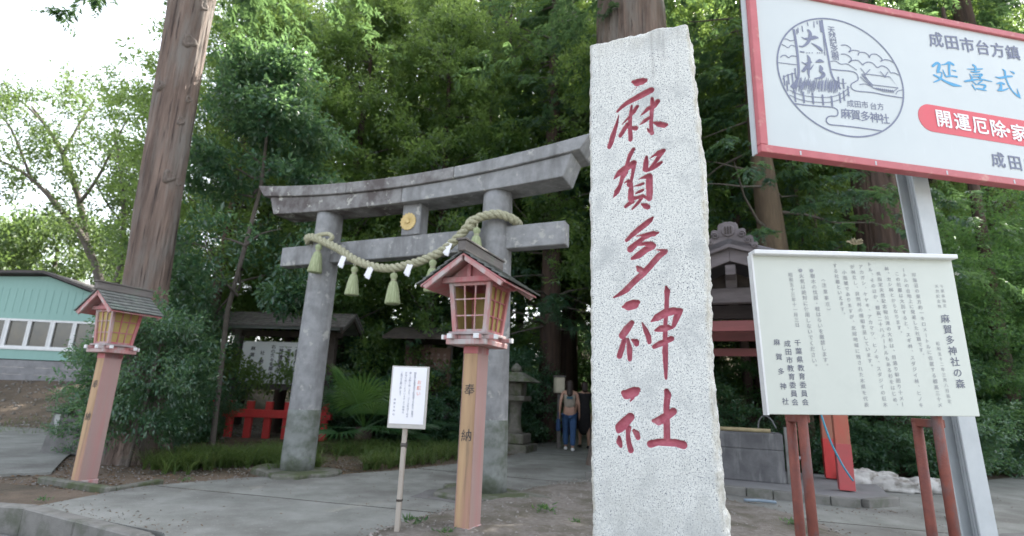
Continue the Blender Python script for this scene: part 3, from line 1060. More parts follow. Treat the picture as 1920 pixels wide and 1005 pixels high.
dk = MB().extr([(.027 * math.cos(2 * math.pi * k / 24), .027 * math.sin(2 * math.pi * k / 24)) for k in range(24)], -.127, -.108)
dk.build('emblem_center', GOLD, emb, bevel=.004)

# the rope slung between the pillars
rope = thing('sacred_straw_rope', 'thick twisted straw rope with tassels slung across the stone gate', 'rope', TM, AX)
rp = [(-1.36, .22, 3.13), (-1.52, .15, 3.14), (-1.60, -.02, 3.145), (-1.53, -.18, 3.14), (-1.36, -.265, 3.12), (-1.14, -.27, 3.035), (-.85, -.275, 2.905), (-.60, -.28, 2.755), (-.28, -.28, 2.635), (.014, -.28, 2.59), (.28, -.28, 2.622),
      (.50, -.28, 2.67), (.75, -.28, 2.765), (.98, -.28, 2.935), (1.12, -.28, 3.08), (1.25, -.28, 3.15), (1.46, -.25, 3.175), (1.60, -.12, 3.14), (1.60, .08, 3.12), (1.46, .2, 3.11), (1.36, .22, 3.11)]
sm = smooth_line(rp, 14)
for k in range(3):
    pts, L_ = [], 0
    prev = None
    for i, p_ in enumerate(sm):
        p_ = np.array(p_)
        q_ = np.array(sm[min(i + 1, len(sm) - 1)]) - np.array(sm[max(i - 1, 0)])
        q_ /= np.linalg.norm(q_)
        if prev is not None:
            L_ += np.linalg.norm(p_ - prev)
        prev = p_
        s1_ = np.cross(q_, (0, 1, 0.01))
        s1_ /= np.linalg.norm(s1_)
        s2_ = np.cross(q_, s1_)
        a = L_ / .24 * 2 * math.pi + k * 2 * math.pi / 3
        pts.append(p_ + .029 * (s1_ * math.cos(a) + s2_ * math.sin(a)))
    MB().tube(pts, .0295, 9).build('rope_strand', STRAW, rope, smooth=True)
# the second turns and knots over the pillars
for x_, z_, c_ in ((-1.372, 3.12, [(-1.13, -.24, 3.03), (-1.02, -.25, 3.09), (-1.1, -.25, 3.15), (-1.25, -.27, 3.14), (-1.40, -.26, 3.10), (-1.56, -.15, 3.08)]),
                   (1.372, 3.12, [(1.16, -.22, 3.03), (1.12, -.30, 3.02), (1.10, -.32, 3.08), (1.14, -.29, 3.14)])):
    MB().tube(smooth_line(c_, 6), .030, 9).build('rope_knot', STRAW, rope, smooth=True)


def tassel(x, z, h, tilt, y=-.29):
    p_ = [(.018, 0), (.040, -.02), (.046, -.05), (.030, -.085), (.026, -.10), (.048, -.13), (.066, -.2), (.080, -.3), (.092, -.385), (.085, -.40)]
    b = MB().lathe([(r_ * h / .42, zz_ * h / .42) for r_, zz_ in p_], 60, ridges=15, amp=.055)
    o = b.build('straw_tassel', TASSEL, rope, smooth=True)
    o.location = (x, y, z)
    o.rotation_euler = (random.uniform(-.05, .05), tilt, random.uniform(0, 6))
    MB().tube([(0, 0, -.005), (0, 0, .05)], .010, 6).build('cord', STRAW, o)
    tt = MB().tube([(0, 0, -.105 * h / .42), (0, 0, -.09 * h / .42)], .033 * h / .42, 12).build('binding', STRAW, o, smooth=True)


for x_, z_, h_, t_ in ((-1.20, 3.0, .42, .05), (-.545, 2.645, .40, .04), (.08, 2.525, .42, .02), (.635, 2.66, .42, -.08), (1.215, 3.02, .40, .03)):
    tassel(x_, z_, h_, t_)
for x_, z_, t_ in ((-.74, 2.72, .35), (-.285, 2.548, .42), (.31, 2.55, .40), (.848, 2.775, .38)):
    b = MB().box(0, 0, -.07, .085, .004, .14)
    b.box(.014, .006, -.085, .07, .003, .06)
    o = b.build('paper_streamer', PAPER, rope)
    o.location = (x_, -.325, z_)
    o.rotation_euler = (0, t_, random.uniform(-.2, .2))

# ================================================================== WOODEN LANTERNS
def make_lantern(loc, s, label, pinkfront, hx, hz):
    L = thing('wooden_lantern', label, 'lantern', loc, AX, 'red wooden post lanterns')
    L.scale = (s, s, s)
    post = MB().box(-.008, 0, -.05, .128, .205, 1.50).build('post', OCHREPOST, L, bevel=.008)
    # painted flank boards: the sides still carry pink paint, the front is bare
    for sx in (-1, 1):
        MB().box(-.008 + sx * .066, 0, 0.0, .004, .195, 1.44).build('painted_face', POSTSIDE, post)
    MB().box(-.008, 0, -.02, .15, .228, .055).build('post_foot', PINKW, L, bevel=.006)
    MB().box(-.008, 0, 1.38, .136, .212, .06).build('collar', PINK, L, bevel=.003)
    # crossed bearer beams with white painted ends
    for sx in (-1, 1):
        MB().box(sx * .125, 0, 1.490, .042, .56, .04).build('bearer', PINKW, L, bevel=.003)
        for sy in (-1, 1):
            MB().box(sx * .125, sy * .285, 1.489, .045, .025, .043).build('white_bearer_end', WHITEP, L, bevel=.003)
    for sy in (-1, 1):
        MB().box(0, sy * .165, 1.496, .50, .042, .036).build('bearer', PINKW, L, bevel=.003)
        for sx in (-1, 1):
            MB().box(sx * .252, sy * .165, 1.494, .025, .046, .041).build('white_bearer_end', WHITEP, L, bevel=.003)
    MB().box(0, 0, 1.445, .375, .47, .045).build('tray', PINKW, L, bevel=.004)
    MB().box(0, 0, 1.533, .36, .43, .026).build('sill_board', mat('grey_pink_board', (.36, .33, .33), (.30, .22, .22), 12, .8), L, bevel=.004)
    # flared light box
    z0, z1, w0, w1, d0, d1 = 1.560, 2.0, .165, .205, .175, .215
    for sx in (-1, 1):
        for sy in (-1, 1):
            b = MB()
            c = []
            for zz_, w_, d_ in ((z0, w0, d0), (z1, w1, d1)):
                for dx, dy in ((0, 0), (-.042, 0), (-.042, -.042), (0, -.042)):
                    c.append((sx * (w_ + dx), sy * (d_ + dy), zz_))
            if sx * sy > 0:
                c = c[:4][::-1] + c[4:][::-1]
            b.hexa(c)
            b.build('corner_post', PINKW if sy < 0 else PINK, L, bevel=.003)
    for face, (ax_, sgn) in (('front', ('y', -1)), ('back', ('y', 1)), ('side', ('x', -1)), ('side', ('x', 1))):
        fr = MB()
        scn = MB()

        def P(u, z, o_):
            t = (z - z0) / (z1 - z0)
            w_, d_ = w0 + (w1 - w0) * t, d0 + (d1 - d0) * t
            if ax_ == 'y':
                return (u * (w_ - .04), sgn * (d_ - o_), z)
            return (sgn * (w_ - o_), u * (d_ - .04), z)
        for z in (z0 + .012, z1 - .012):
            fr.beam(P(-1, z, .02), P(1, z, .02), .024, .026)
        for k in (1, 2):
            z = z0 + (z1 - z0) * k / 3
            fr.beam(P(-1, z, .018), P(1, z, .018), .012, .012)
            u = -1 + 2 * k / 3
            a_, b_ = Vector(P(u, z0 + .02, .016)), Vector(P(u, z1 - .02, .016))
            fr.beam(a_, b_, .012, .012, up=(0, 1, 0) if ax_ == 'y' else (1, 0, 0))
        lat = fr.build('lattice_window', PINKW if face == 'front' else PINK, L)
        if face != 'front' or pinkfront:
            q_ = [P(-1, z0 + .02, .028), P(1, z0 + .02, .028), P(1, z1 - .02, .028), P(-1, z1 - .02, .028)]
            q2 = [P(-1, z0 + .02, .032), P(1, z0 + .02, .032), P(1, z1 - .02, .032), P(-1, z1 - .02, .032)]
            scn.hexa([q_[0], q_[1], q2[1], q2[0], q_[3], q_[2], q2[2], q2[3]])
            scn.build('screen', SCREEN, lat)
    # lintel, gable posts and bargeboards, front and back
    for sy in (-1, 1):
        MB().box(0, sy * .225, 2.0, .52, .04, .05).build('gable_beam', PINK, L, bevel=.004)
        MB().box(0, sy * .225, 2.05, .035, .03, .13).build('king_post', PINK, L, bevel=.003)
        MB().extr([(-.2, 2.045), (.2, 2.045), (0, 2.2)], sy * .20 - .006, sy * .20 + .006).build('gable_panel', PINK, L)
        for sx in (-1, 1):
            MB().extr([(sx * .012, 2.225), (sx * .012, 2.170), (sx * .355, 1.925), (sx * .385, 1.955)][::sx], sy * .345 - .014, sy * .345 + .014).build('bargeboard', PINKW, L, bevel=.003)
    for sx in (-1, 1):
        MB().box(sx * .215, 0, 2.003, .04, .50, .045).build('eave_beam', PINK, L, bevel=.003)
    # roof: two decks of lapped boards and a ridge box
    for sx in (-1, 1):
        deck = MB()
        deck.add([(0, -.36, 2.235), (sx * .405, -.36, 1.965), (sx * .405, .36, 1.965), (0, .36, 2.235), (0, -.36, 2.217), (sx * .405, -.36, 1.947), (sx * .405, .36, 1.947), (0, .36, 2.217)],
                 [(0, 1, 2, 3), (7, 6, 5, 4), (0, 4, 5, 1), (1, 5, 6, 2), (2, 6, 7, 3), (3, 7, 4, 0)])
        dk_ = deck.build('roof_deck', PINK, L)
        nb = 6
        for i in range(nb):
            ta, tb = i / nb, min(1.03, (i + 1) / nb + .05)
            dx, dz = .41, -.273
            nx_, nz_ = .273 / .4926, .41 / .4926
            h0, h1 = .006, .022
            p = []
            for t_, h_ in ((ta, h0), (tb, h1)):
                for yy_ in (-.375, .375):
                    for th_ in (0, .012):
                        p.append((sx * (dx * t_ + nx_ * (h_ + th_)), yy_, 2.235 + dz * t_ + nz_ * (h_ + th_)))
            # order p: [ta,-,0],[ta,-,1],[ta,+,0],[ta,+,1],[tb,...]
            b = MB().hexa([p[0], p[4], p[6], p[2], p[1], p[5], p[7], p[3]])
            b.build('roof_board', SHINGLE, dk_)
    MB().box(0, 0, 2.245, .075, .80, .095).build('ridge_box', GREYWOOD, L, bevel=.006)
    MB().box(0, 0, 2.341, .10, .83, .018).build('ridge_cap', GREYWOOD, L, bevel=.003)
    # the head is a little smaller on one lantern than the other
    done = set()
    for o_ in children(L):
        if o_.name.split('.')[0] in ('post', 'post_foot', 'collar'):
            continue
        for q_ in [o_] + children(o_):
            if q_.data and q_.data.name not in done:
                done.add(q_.data.name)
                for v_ in q_.data.vertices:
                    v_.co = (v_.co.x * hx, v_.co.y * hx, 1.445 + (v_.co.z - 1.445) * hz)
    pr = Print(-.1045)
    pr.char('奉', .0, 1.085, .100, off=.002, shear=.1)
    pr.char('納', -.004, .725, .100, off=.002, shear=.1)
    pr.build('lettering', INKBLACK, post)
    return L


make_lantern((-.27, 4.60, .02), 1., 'nearer pink wooden lantern with open lattice front on an ochre post before the gate', False, .97, .94)
make_lantern((-4.49, 6.13, 0.), .95, 'faded red wooden lantern with paper screens, near the big tree trunk', True, .82, .90)
# low stone edging round the far lantern's foot
for (x0, y0, x1, y1), lab in (((-5.02, 6.22, -3.92, 5.76), 1), ((-3.92, 5.80, -3.80, 6.35), 2)):
    L_ = math.hypot(x1 - x0, y1 - y0)
    o = MB().box(0, 0, -.12, L_, .09, .155).build('edging_stone', MOSSY, None, bevel=.015)
    o.location = ((x0 + x1) / 2, (y0 + y1) / 2, 0)
    o.rotation_euler = (0, 0, math.atan2(y1 - y0, x1 - x0))
    tag(o, 'low mossy edging stone ' + ('in front of the farther lantern post' if lab == 1 else 'beside the farther lantern post, next to the path'), 'edging stone', 'edging stones')

# ================================================================== LARGE SHRINE SIGN
BP = np.array([1.65, 3.3, 0.])
BA = math.atan2(.185, 1)
BD, BN = np.array([math.cos(BA), math.sin(BA), 0]), np.array([-math.sin(BA), math.cos(BA), 0])
big = thing('shrine_sign', 'large white sign with red frame, round crest drawing and blue writing on steel posts', 'sign', BP, BA)


def bs(px, py):
    r_ = on_plane(px, py, BP, BN)
    return ((r_ - BP) @ BD, r_[2])


SW, SB, ST = 4.3, 2.73, 4.10
MB().box(SW / 2, .04, SB + .02, SW - .04, .05, ST - SB - .04).build('sign_face', SIGNW, big)
for x0, x1, z0, z1 in ((0, SW, SB, SB + .056), (0, SW, ST - .052, ST)):
    MB().box((x0 + x1) / 2, .03, z0, x1 - x0, .075, z1 - z0).build('frame_rail', SIGNR, big, bevel=.004)
for x in (.029, SW - .029):
    MB().box(x, .03, SB + .057, .058, .075, ST - SB - .110).build('frame_stile', SIGNR, big, bevel=.004)
MB().box(-.006, .055, SB, .010, .045, ST - SB).build('edge_strip', STEELW, big)
for i in range(7):
    MB().box(.3 + i * .6, .03, SB + .01, .012, .079, .03).build('frame_clip', STEELW, big)
for x in (1.47, 3.6):
    b = MB()
    for dy in (0, .125):
        b.box(x + .07, .235 + dy, -.3, .145, .012, ST - .1 + .3)
    b.box(x + .085, .2975, -.3, .010, .113, ST - .1 + .3)
    b.v = [(v_[0] + (2.8 - v_[2]) * .045, v_[1], v_[2]) for v_ in b.v]
    po = b.build('steel_post', STEELW, big, bevel=.003)
    for k in range(5):
        cb_ = MB().box(x + .078, .255 + k * .021, -.2, .004, .006, ST)
        cb_.v = [(v_[0] + (2.8 - v_[2]) * .045, v_[1], v_[2]) for v_ in cb_.v]
        cb_.build('corrugation', STEELW, po)
    for z_ in (2.95, 3.85):
        MB().box(x + .07, .15, z_, .2, .17, .05).build('mounting_bracket', STEELW, big)
Zf = .0125
# round crest drawing
pr = Print(Zf)
zz = lambda x, y: bs(x / 4.0214 + 1440, y / 4.02 + 20)
C0 = (.727, 3.432)
pr.line([(C0[0] + .527 * math.cos(a), C0[1] + .482 * math.sin(a)) for a in np.linspace(0, 2 * math.pi, 97)], .012)
L1 = lambda pts, w_, sm_=True: pr.line(smooth_line([zz(*p) for p in pts], 6) if sm_ and len(pts) > 2 else [zz(*p) for p in pts], [v * 1.45 for v in w_] if hasattr(w_, '__len__') else w_ * 1.45)
L1([(203, 130), (220, 230), (235, 350), (240, 480), (215, 540), (190, 575)], [.014] * 25 + [.024] * 6)
L1([(415, 60), (432, 170), (455, 290), (475, 400), (490, 470), (520, 530), (560, 585)], .011)
L1([(400, 65), (415, 155)], .012)
L1([(425, 165), (440, 330)], .004)
L1([(130, 205), (150, 205), (180, 218), (210, 212)], .004)
L1([(112, 245), (135, 255), (162, 270), (185, 252), (218, 262)], .004)
L1([(103, 345), (115, 332), (140, 328), (165, 345), (190, 332), (230, 338)], .005)
L1([(80, 382), (160, 392), (230, 400)], .004)
L1([(560, 252), (600, 252), (635, 278), (620, 305), (650, 290), (690, 295), (700, 300)], .005)
L1([(690, 330), (700, 308), (740, 308), (770, 330), (775, 345), (790, 322), (830, 322), (870, 355), (860, 375)], .005)
L1([(860, 375), (890, 362), (930, 368), (965, 388)], .005)
L1([(560, 320), (600, 322), (640, 355), (620, 385), (645, 368), (690, 368), (725, 400), (735, 390)], .005)
L1([(730, 395), (760, 380), (800, 388), (835, 420), (870, 408), (910, 425), (935, 460)], .005)
L1([(935, 462), (965, 462), (1000, 480)], .005)
L1([(480, 375), (520, 372), (560, 395), (610, 395), (680, 440)], .004)
L1([(490, 435), (560, 442), (640, 450), (680, 470), (690, 510), (665, 530), (640, 545), (640, 575), (680, 598), (800, 610), (900, 630), (1025, 650)], .0055)
L1([(205, 692), (300, 705), (420, 715), (500, 722), (535, 745), (530, 785), (470, 790), (450, 820), (475, 850), (560, 860), (700, 876), (870, 900)], .006)
for a_, b_ in (((265, 105), (272, 150)), ((305, 78), (312, 108)), ((355, 72), (358, 120)), ((378, 66), (382, 95)), ((235, 120), (238, 160)), ((225, 130), (228, 170))):
    L1([a_, b_], .005)
rr = random.Random(5)
for k in range(46):
    x = 215 + k * 7.2 + rr.uniform(-3, 3)
    y = 505 + rr.uniform(-14, 18)
    L1([(x, y), (x - 6 + (x - 350) * .02, y + rr.uniform(25, 60)), (x - 14 + (x - 350) * .05, y + rr.uniform(65, 110))], [.002, .006, .002], False)
for x in (210, 275, 345, 420, 488):
    L1([(x, 592 + (x - 200) * .15), (x + 8, 680 + (x - 200) * .12)], .009)
for x, y in ((550, 610), (580, 595), (612, 560), (128, 480), (160, 470), (190, 460), (213, 425), (150, 520), (540, 490), (575, 505)):
    L1([(x, y), (x + 8, y + 78)], .0075)
for dy in (0, 38):
    L1([(170, 590 + dy), (250, 625 + dy), (350, 642 + dy), (470, 645 + dy), (560, 620 + dy), (625, 570 + dy)], .0035)
L1([(120, 510), (150, 480), (220, 462)], .004)
L1([(520, 520), (560, 540), (600, 540)], .004)
# little shrine roof
for p_ in ([(750, 470), (930, 492), (992, 575), (800, 552), (715, 470), (750, 470)], [(707, 425), (750, 478)], [(780, 435), (742, 475)], [(855, 450), (900, 498)], [(915, 455), (888, 495)],
           [(705, 490), (735, 520), (805, 575), (960, 600), (992, 575)], [(730, 470), (800, 565)], [(720, 480), (795, 570)], [(805, 575), (880, 600), (960, 610), (955, 595)]):
    L1(p_, .0045, False)
for k in range(9):
    L1([(830 + k * 15, 572 + k * 2), (832 + k * 15, 592 + k * 2)], .003)
L1([(700, 550), (740, 545), (780, 560)], .004)
L1([(975, 625), (990, 600), (1028, 590)], .004)
L1([(250, 300), (285, 305)], .008)
for x in (300, 318, 340, 380, 395, 412, 430):
    L1([(x, 308), (x + 7, 312)], .006)


def brush_px(ox, oy, sca, strokes):
    for st_ in strokes:
        out = []
        for x, y, r_ in st_:
            a, b = bs(ox + x / sca, oy + y / sca)
            out.append((a, b, r_ / sca * .0035))
        pr.brush(out)


brush_px(1490, 35, 7.73, [
    [(120, 250, 5), (170, 275, 16), (250, 270, 28), (310, 255, 32), (355, 262, 14)], [(215, 150, 18), (245, 200, 30), (230, 290, 28), (190, 350, 22), (140, 385, 14), (85, 382, 10)], [(265, 340, 8), (330, 380, 20), (385, 420, 30), (415, 450, 18)],
    [(120, 615, 5), (180, 640, 16), (240, 615, 28), (262, 618, 12)], [(205, 520, 12), (228, 570, 28), (225, 660, 26), (220, 760, 20), (230, 840, 8)], [(190, 680, 26), (150, 735, 26), (128, 740, 16)],
    [(290, 655, 5), (250, 710, 14), (215, 730, 16)], [(330, 615, 10), (385, 595, 30), (435, 610, 12)], [(390, 670, 14), (405, 710, 34), (385, 750, 14)], [(385, 745, 14), (440, 790, 32), (400, 840, 22), (305, 852, 6)]])
pr.column('天然記念樹', zz(488, 135), zz(518, 335), .068, off=.006, shear=.05)
pr.column('成田市', zz(633, 692), zz(742, 702), .062, off=.004, shear=.08)
pr.column('台方', zz(806, 712), zz(860, 716), .062, off=.004, shear=.08)
pr.column('麻賀多神社', zz(598, 768), zz(890, 808), .088, off=.010, shear=.08)
pr.build('crest_drawing', INKSIGN, big)
pr = Print(Zf)
pr.column('成田市台方鎮', bs(1758, 72), bs(1902, 97), .142, off=.014, shear=.1)
pr.column('成田市', bs(1875, 298), bs(1938, 309), .132, off=.014)
pr.build('lettering', INKSIGN, big)
pr = Print(Zf)
brush_px(1740, 100, 10.05, [
    [(120, 220, 30), (195, 165, 32), (245, 195, 36), (225, 290, 38), (205, 340, 20)], [(200, 345, 14), (285, 340, 14), (285, 420, 20), (240, 480, 22), (140, 525, 12)], [(145, 390, 24), (240, 440, 26), (380, 520, 32), (500, 570, 42), (600, 590, 26), (665, 603, 8)],
    [(290, 195, 10), (360, 185, 18), (430, 155, 32), (510, 195, 28)], [(430, 170, 32), (430, 300, 28), (440, 400, 26)], [(480, 295, 8), (550, 315, 22)], [(310, 290, 8), (335, 350, 18), (370, 420, 22)], [(370, 420, 22), (480, 410, 18), (575, 425, 24)],
    [(880, 200, 24), (925, 240, 30), (925, 300, 26)], [(770, 275, 8), (900, 280, 16), (1055, 275, 14)], [(840, 325, 12), (920, 333, 22), (1005, 325, 14)], [(815, 365, 8), (850, 430, 22), (860, 470, 26)],
    [(870, 385, 10), (1050, 378, 20), (1000, 430, 26), (1030, 460, 14)], [(860, 425, 10), (990, 425, 14)], [(720, 510, 18), (860, 490, 28), (960, 475, 14), (1080, 480, 16), (1235, 515, 10)], [(880, 520, 14), (930, 560, 14)], [(1050, 500, 18), (980, 550, 14)],
    [(870, 580, 22), (930, 670, 16)], [(930, 570, 10), (1030, 570, 16), (1115, 590, 28), (1080, 650, 20)], [(950, 645, 16), (1040, 660, 26), (1135, 685, 10)],
    [(1300, 425, 8), (1400, 445, 26), (1520, 420, 26), (1620, 415, 20)], [(1440, 285, 16), (1480, 320, 28), (1490, 400, 26), (1520, 500, 20), (1570, 610, 20), (1640, 710, 20), (1720, 780, 30), (1785, 830, 8)],
    [(1712, 640, 4), (1730, 710, 18), (1760, 790, 24)], [(1580, 320, 8), (1640, 345, 26), (1655, 360, 22)], [(1330, 555, 14), (1400, 540, 26), (1470, 560, 24)], [(1400, 560, 30), (1410, 620, 34), (1390, 670, 40)], [(1350, 680, 20), (1450, 680, 20), (1545, 645, 14)]])
pr.build('blue_lettering', INKBLUE, big)
pl_ = MB()
cx_, cz_, rr_ = 1.465, 3.200, .113
sh = [(cx_ + rr_ * math.cos(a), cz_ + rr_ * math.sin(a)) for a in np.linspace(math.pi / 2, 3 * math.pi / 2, 20)]
sh += [(cx_ + .0, cz_ - rr_), (3.9, 3.06), (3.9, 3.286)]
pl_.extr(sh, Zf - .0, Zf + .003)
pl_.build('red_banner', BANNER, big)
pr = Print(Zf - .002)
pr.column('開運厄除', bs(1772, 221), bs(1874, 240), .152, off=.022)
pr.char('・', *bs(1893, 244), .15, off=.03)
pr.char('家', *bs(1913, 248), .152, off=.022)
pr.build('white_lettering', INKWHITE, big)

# ================================================================== INFORMATION BOARD
IP = np.array([1.395, 3.0, 0.])
IA = math.atan2(.03, 1.18)
ID_, IN_ = np.array([math.cos(IA), math.sin(IA), 0]), np.array([-math.sin(IA), math.cos(IA), 0])
brd = thing('information_board', 'cream board of small handwritten Japanese text on rusty pipe legs beside the pillar', 'notice board', IP, IA)


def bi(px, py):
    r_ = on_plane(px, py, IP, IN_)
    return ((r_ - IP) @ ID_, r_[2])


q = [bi(1410, 478), bi(1441, 777), bi(1838, 781), bi(1784, 487)]
b = MB()
b.hexa([(q[1][0], 0, q[1][1]), (q[2][0], 0, q[2][1]), (q[2][0], .028, q[2][1]), (q[1][0], .028, q[1][1]), (q[0][0], 0, q[0][1]), (q[3][0], 0, q[3][1]), (q[3][0], .028, q[3][1]), (q[0][0], .028, q[0][1])])
b.build('panel', BOARDW, brd, bevel=.004, seg=2)
b = MB()
b.hexa([(q[0][0] - .006, -.045, q[0][1] - .004), (q[3][0] + .004, -.045, q[3][1] - .004), (q[3][0] + .004, .035, q[3][1] - .004), (q[0][0] - .006, .035, q[0][1] - .004),
        (q[0][0] - .006, -.045, q[0][1] + .022), (q[3][0] + .004, -.045, q[3][1] + .022), (q[3][0] + .004, .035, q[3][1] + .022), (q[0][0] - .006, .035, q[0][1] + .022)])
b.build('top_rail', WHITEP, brd, bevel=.004)
b = MB()
b.hexa([(q[1][0] - .012, -.012, q[1][1] - .004), (q[1][0] - .001, -.012, q[1][1] - .004), (q[1][0] - .001, .035, q[1][1] - .004), (q[1][0] - .012, .035, q[1][1] - .004),
        (q[0][0] - .012, -.012, q[0][1]), (q[0][0] - .001, -.012, q[0][1]), (q[0][0] - .001, .035, q[0][1]), (q[0][0] - .012, .035, q[0][1])])
b.build('edge_strip', WHITEP, brd)
for xf, xb in ((.272, .272), (1.045, 1.025)):
    MB().tube([(xf, .075, -.1), (xf - .02, .075, 1.75)], .0265, 16).build('pipe_leg', RUST, brd, smooth=True)
    MB().tube([(xb + .0, .215, -.1), (xb, .215, 1.0)], .0265, 16).build('pipe_leg', RUST, brd, smooth=True)
    MB().beam((xb, .235, 1.0), (xf, .06, 1.0), .05, .045).build('pipe_head', RUST, brd, bevel=.004)
MB().beam((.2, .06, 1.45), (1.05, .06, 1.45), .03, .05).build('back_rail', RUST, brd)
# dry fungus tuft sitting on the rail
pr = Print(-.0025)
zi = lambda x, y: bi(x / 2.7917 + 1380, y / 2.7917 + 440)
for txt, a_, b_, s_ in (('印旛沼の東方約一キロメートルに位置する標高三十メ', (930, 210), (1067, 892), .0265),
                        ('ートルの台地上に発達した社叢です。', (876, 185), (975, 632), .0265),
                        ('この社叢は大別すると、スギ林、スダジイ林、ヒノキ', (842, 205), (968, 892), .0265),
                        ('林、カシ林とからなります。', (788, 178), (860, 515), .0265),
                        ('県指定天然記念物公津の大杉は、目通り幹囲り十メー', (746, 205), (871, 888), .0265),
                        ('トル、そのほか、樹高二十八メートルもある杉をはじめ、', (697, 155), (838, 895), .0265),
                        ('アカガシ、ケヤキ、アカマツ、ヒノキ、スダジイの巨木', (652, 168), (780, 890), .0265),
                        ('が林立し、自然林の様相を呈しています。', (608, 168), (706, 690), .0265),
                        ('小面積でありますが、北総地域に残された木県を代表', (566, 197), (682, 890), .0265),
                        ('する社叢といえます。', (517, 162), (562, 418), .0265),
                        ('〈注意事項〉', (455, 232), (486, 398), .0275),
                        ('●樹木の伐採・枝はらいを厳禁します。', (396, 188), (472, 686), .029),
                        ('●火気は絶対に使用しないでください。', (338, 187), (414, 690), .029),
                        ('昭和五十三年十一月三日', (284, 210), (320, 472), .0265)):
    pr.column(txt, zi(*a_), zi(*b_), s_, off=.006, shear=.05)
pr.column('千葉県指定', zi(1076, 270), zi(1092, 372), .021, off=.002)
pr.column('天然記念物', zi(1049, 270), zi(1064, 375), .021, off=.002)
pr.column('昭和五十二年三月八日指定', zi(1055, 570), zi(1116, 872), .0225, off=.002)
pr.build('body_lettering', mat('faded_ink', (.24, .25, .27), (.36, .37, .38), 9, .7, lo=.3, hi=.7), brd)
pr = Print(-.0025)
pr.column('麻賀多神社の森', zi(1094, 440), zi(1172, 780), .054, off=.010, shear=.06)
pr.column('千葉県教育委員会', zi(322, 566), zi(362, 876), .0385, off=.010)
pr.column('成田市教育委員会', zi(268, 570), zi(308, 876), .0385, off=.010)
pr.column('麻賀多神社', zi(213, 563), zi(258, 872), .0385, off=.008)
pr.build('signature_lettering', INK, brd)
# clump of dead flowers on the rail
b = MB()
g = random.Random(4)
tf = zi(625, 62)
for i in range(70):
    a, r_ = g.uniform(0, 6.28), g.uniform(.004, .04)
    b.tube([(0, 0, 0), (r_ * math.cos(a) * 1.2, r_ * math.sin(a) * .6, g.uniform(.01, .035))], [.0015, .004], 4)
o = b.build('dry_moss_tuft', mat('dry_moss', (.24, .21, .14), (.16, .14, .09), 30, .95), None)
o.location = tuple(IP + ID_ * tf[0] + np.array([0, .0, tf[1] + .012]))
tag(o, 'small dry brown tuft growing on top of the cream board', 'moss tuft')

# ================================================================== SMALL NOTICE ON A STAKE
stk = thing('stake_notice', 'small white notice with red heading on a pale wooden stake before the gate', 'sign', (-.80, 4.42, 0), R(-4))
MB().box(0, .012, -.1, .036, .036, 1.33).build('stake', mat('pale_stake', (.42, .38, .33), (.33, .29, .25), 12, .8, .4, 60, (1, 1, .1), c3=(.26, .23, .2), s3=8, t3=(.55, .7)), stk, bevel=.003)
MB().box(.015, -.018, .785, .305, .018, .485).build('panel', mat('notice_backing', (.50, .48, .45), (.42, .41, .39), 8, .7), stk, bevel=.003)
MB().box(.012, -.030, .82, .275, .003, .440).build('sheet', PAPER, stk)
MB().tube([(-.022, .012, .66), (.022, .012, .66)], .024, 8).build('binding', mat('wire_tie', (.1, .09, .08), None, 9, .6), stk)
MB().box(0, .012, .655, .042, .042, .016).build('binding', DARKWOOD, stk)
MB().box(0, .012, .245, .042, .042, .016).build('binding', DARKWOOD, stk)
pr = Print(-.0325)
sx_ = lambda x, z: (.012 - .1375 + x * .275, .82 + (1 - z) * .44)
pr.column('お願い', sx_(.80, .26), sx_(.80, .46), .036, off=.012)
pr.build('red_lettering', mat('pale_red_ink', (.75, .36, .30), (.7, .32, .28), 20, .7), stk)
pr = Print(-.0325)
for txt, x, a_, b_ in (('御参拝の皆様境内及び駐車場での火気のご使用は', .66, .10, .86), ('固くお断り致します。ゴミは各自で必ず', .52, .10, .87), ('お持ち帰りくださいますよう皆様の', .39, .10, .80), ('ご協力をお願い致します。', .26, .10, .52), ('麻賀多神社', .12, .58, .84)):
    pr.column(txt, sx_(x, a_), sx_(x, b_), .0185, off=.002)
pr.build('lettering', mat('soft_ink', (.16, .17, .25), (.22, .23, .3), 20, .7), stk)

# ================================================================== PURIFICATION PAVILION
TP = np.array([4.25, 7.03, 0.])
tem = thing('purification_pavilion', 'old timber water pavilion with a carved gable and red pillars', 'pavilion', TP, AX)
PW, PD, RX = 2.35, 1.25, -1.175
for x, y in ((0, 0), (-PW, 0), (0, PD), (-PW, PD)):
    p_ = MB().box(x, y, .10, .165, .15, 2.45).build('pillar', PILRED, tem, bevel=.006)
    MB().box(x, y, .10, .171, .156, .55).build('repainted_foot', REDP if y else mat('rose_paint', (.46, .085, .09), (.40, .09, .09), 9, .6), p_, bevel=.004)
for y in (-.10, PD + .10):
    MB().box(RX, y, 2.46, PW + .9, .14, .215).build('cross_beam', PAVWOOD, tem, bevel=.01)
for y in (0, PD):
    MB().box(RX, y, 2.08, PW + .5, .09, .15).build('tie_rail', REDD, tem, bevel=.006)
for x in (0, -PW):
    MB().box(x, PD / 2, 2.26, .12, PD + .6, .18).build('side_beam', PAVWOOD, tem, bevel=.006)
    MB().box(x, PD / 2, 1.93, .08, PD, .12).build('tie_rail', REDD, tem, bevel=.006)
MB().box(RX, PD, 1.84, PW, .07, .12).build('tie_rail', REDD, tem)
for y in (-.10, PD + .10):
    MB().box(RX, y, 2.676, .15, .12, .30).build('king_post', PAVWOOD, tem, bevel=.006)
    MB().extr([(RX - .6, 2.68), (RX + .6, 2.68), (RX, 2.95)], y + .1, y + .14).build('gable_panel', DARKWOOD, tem)
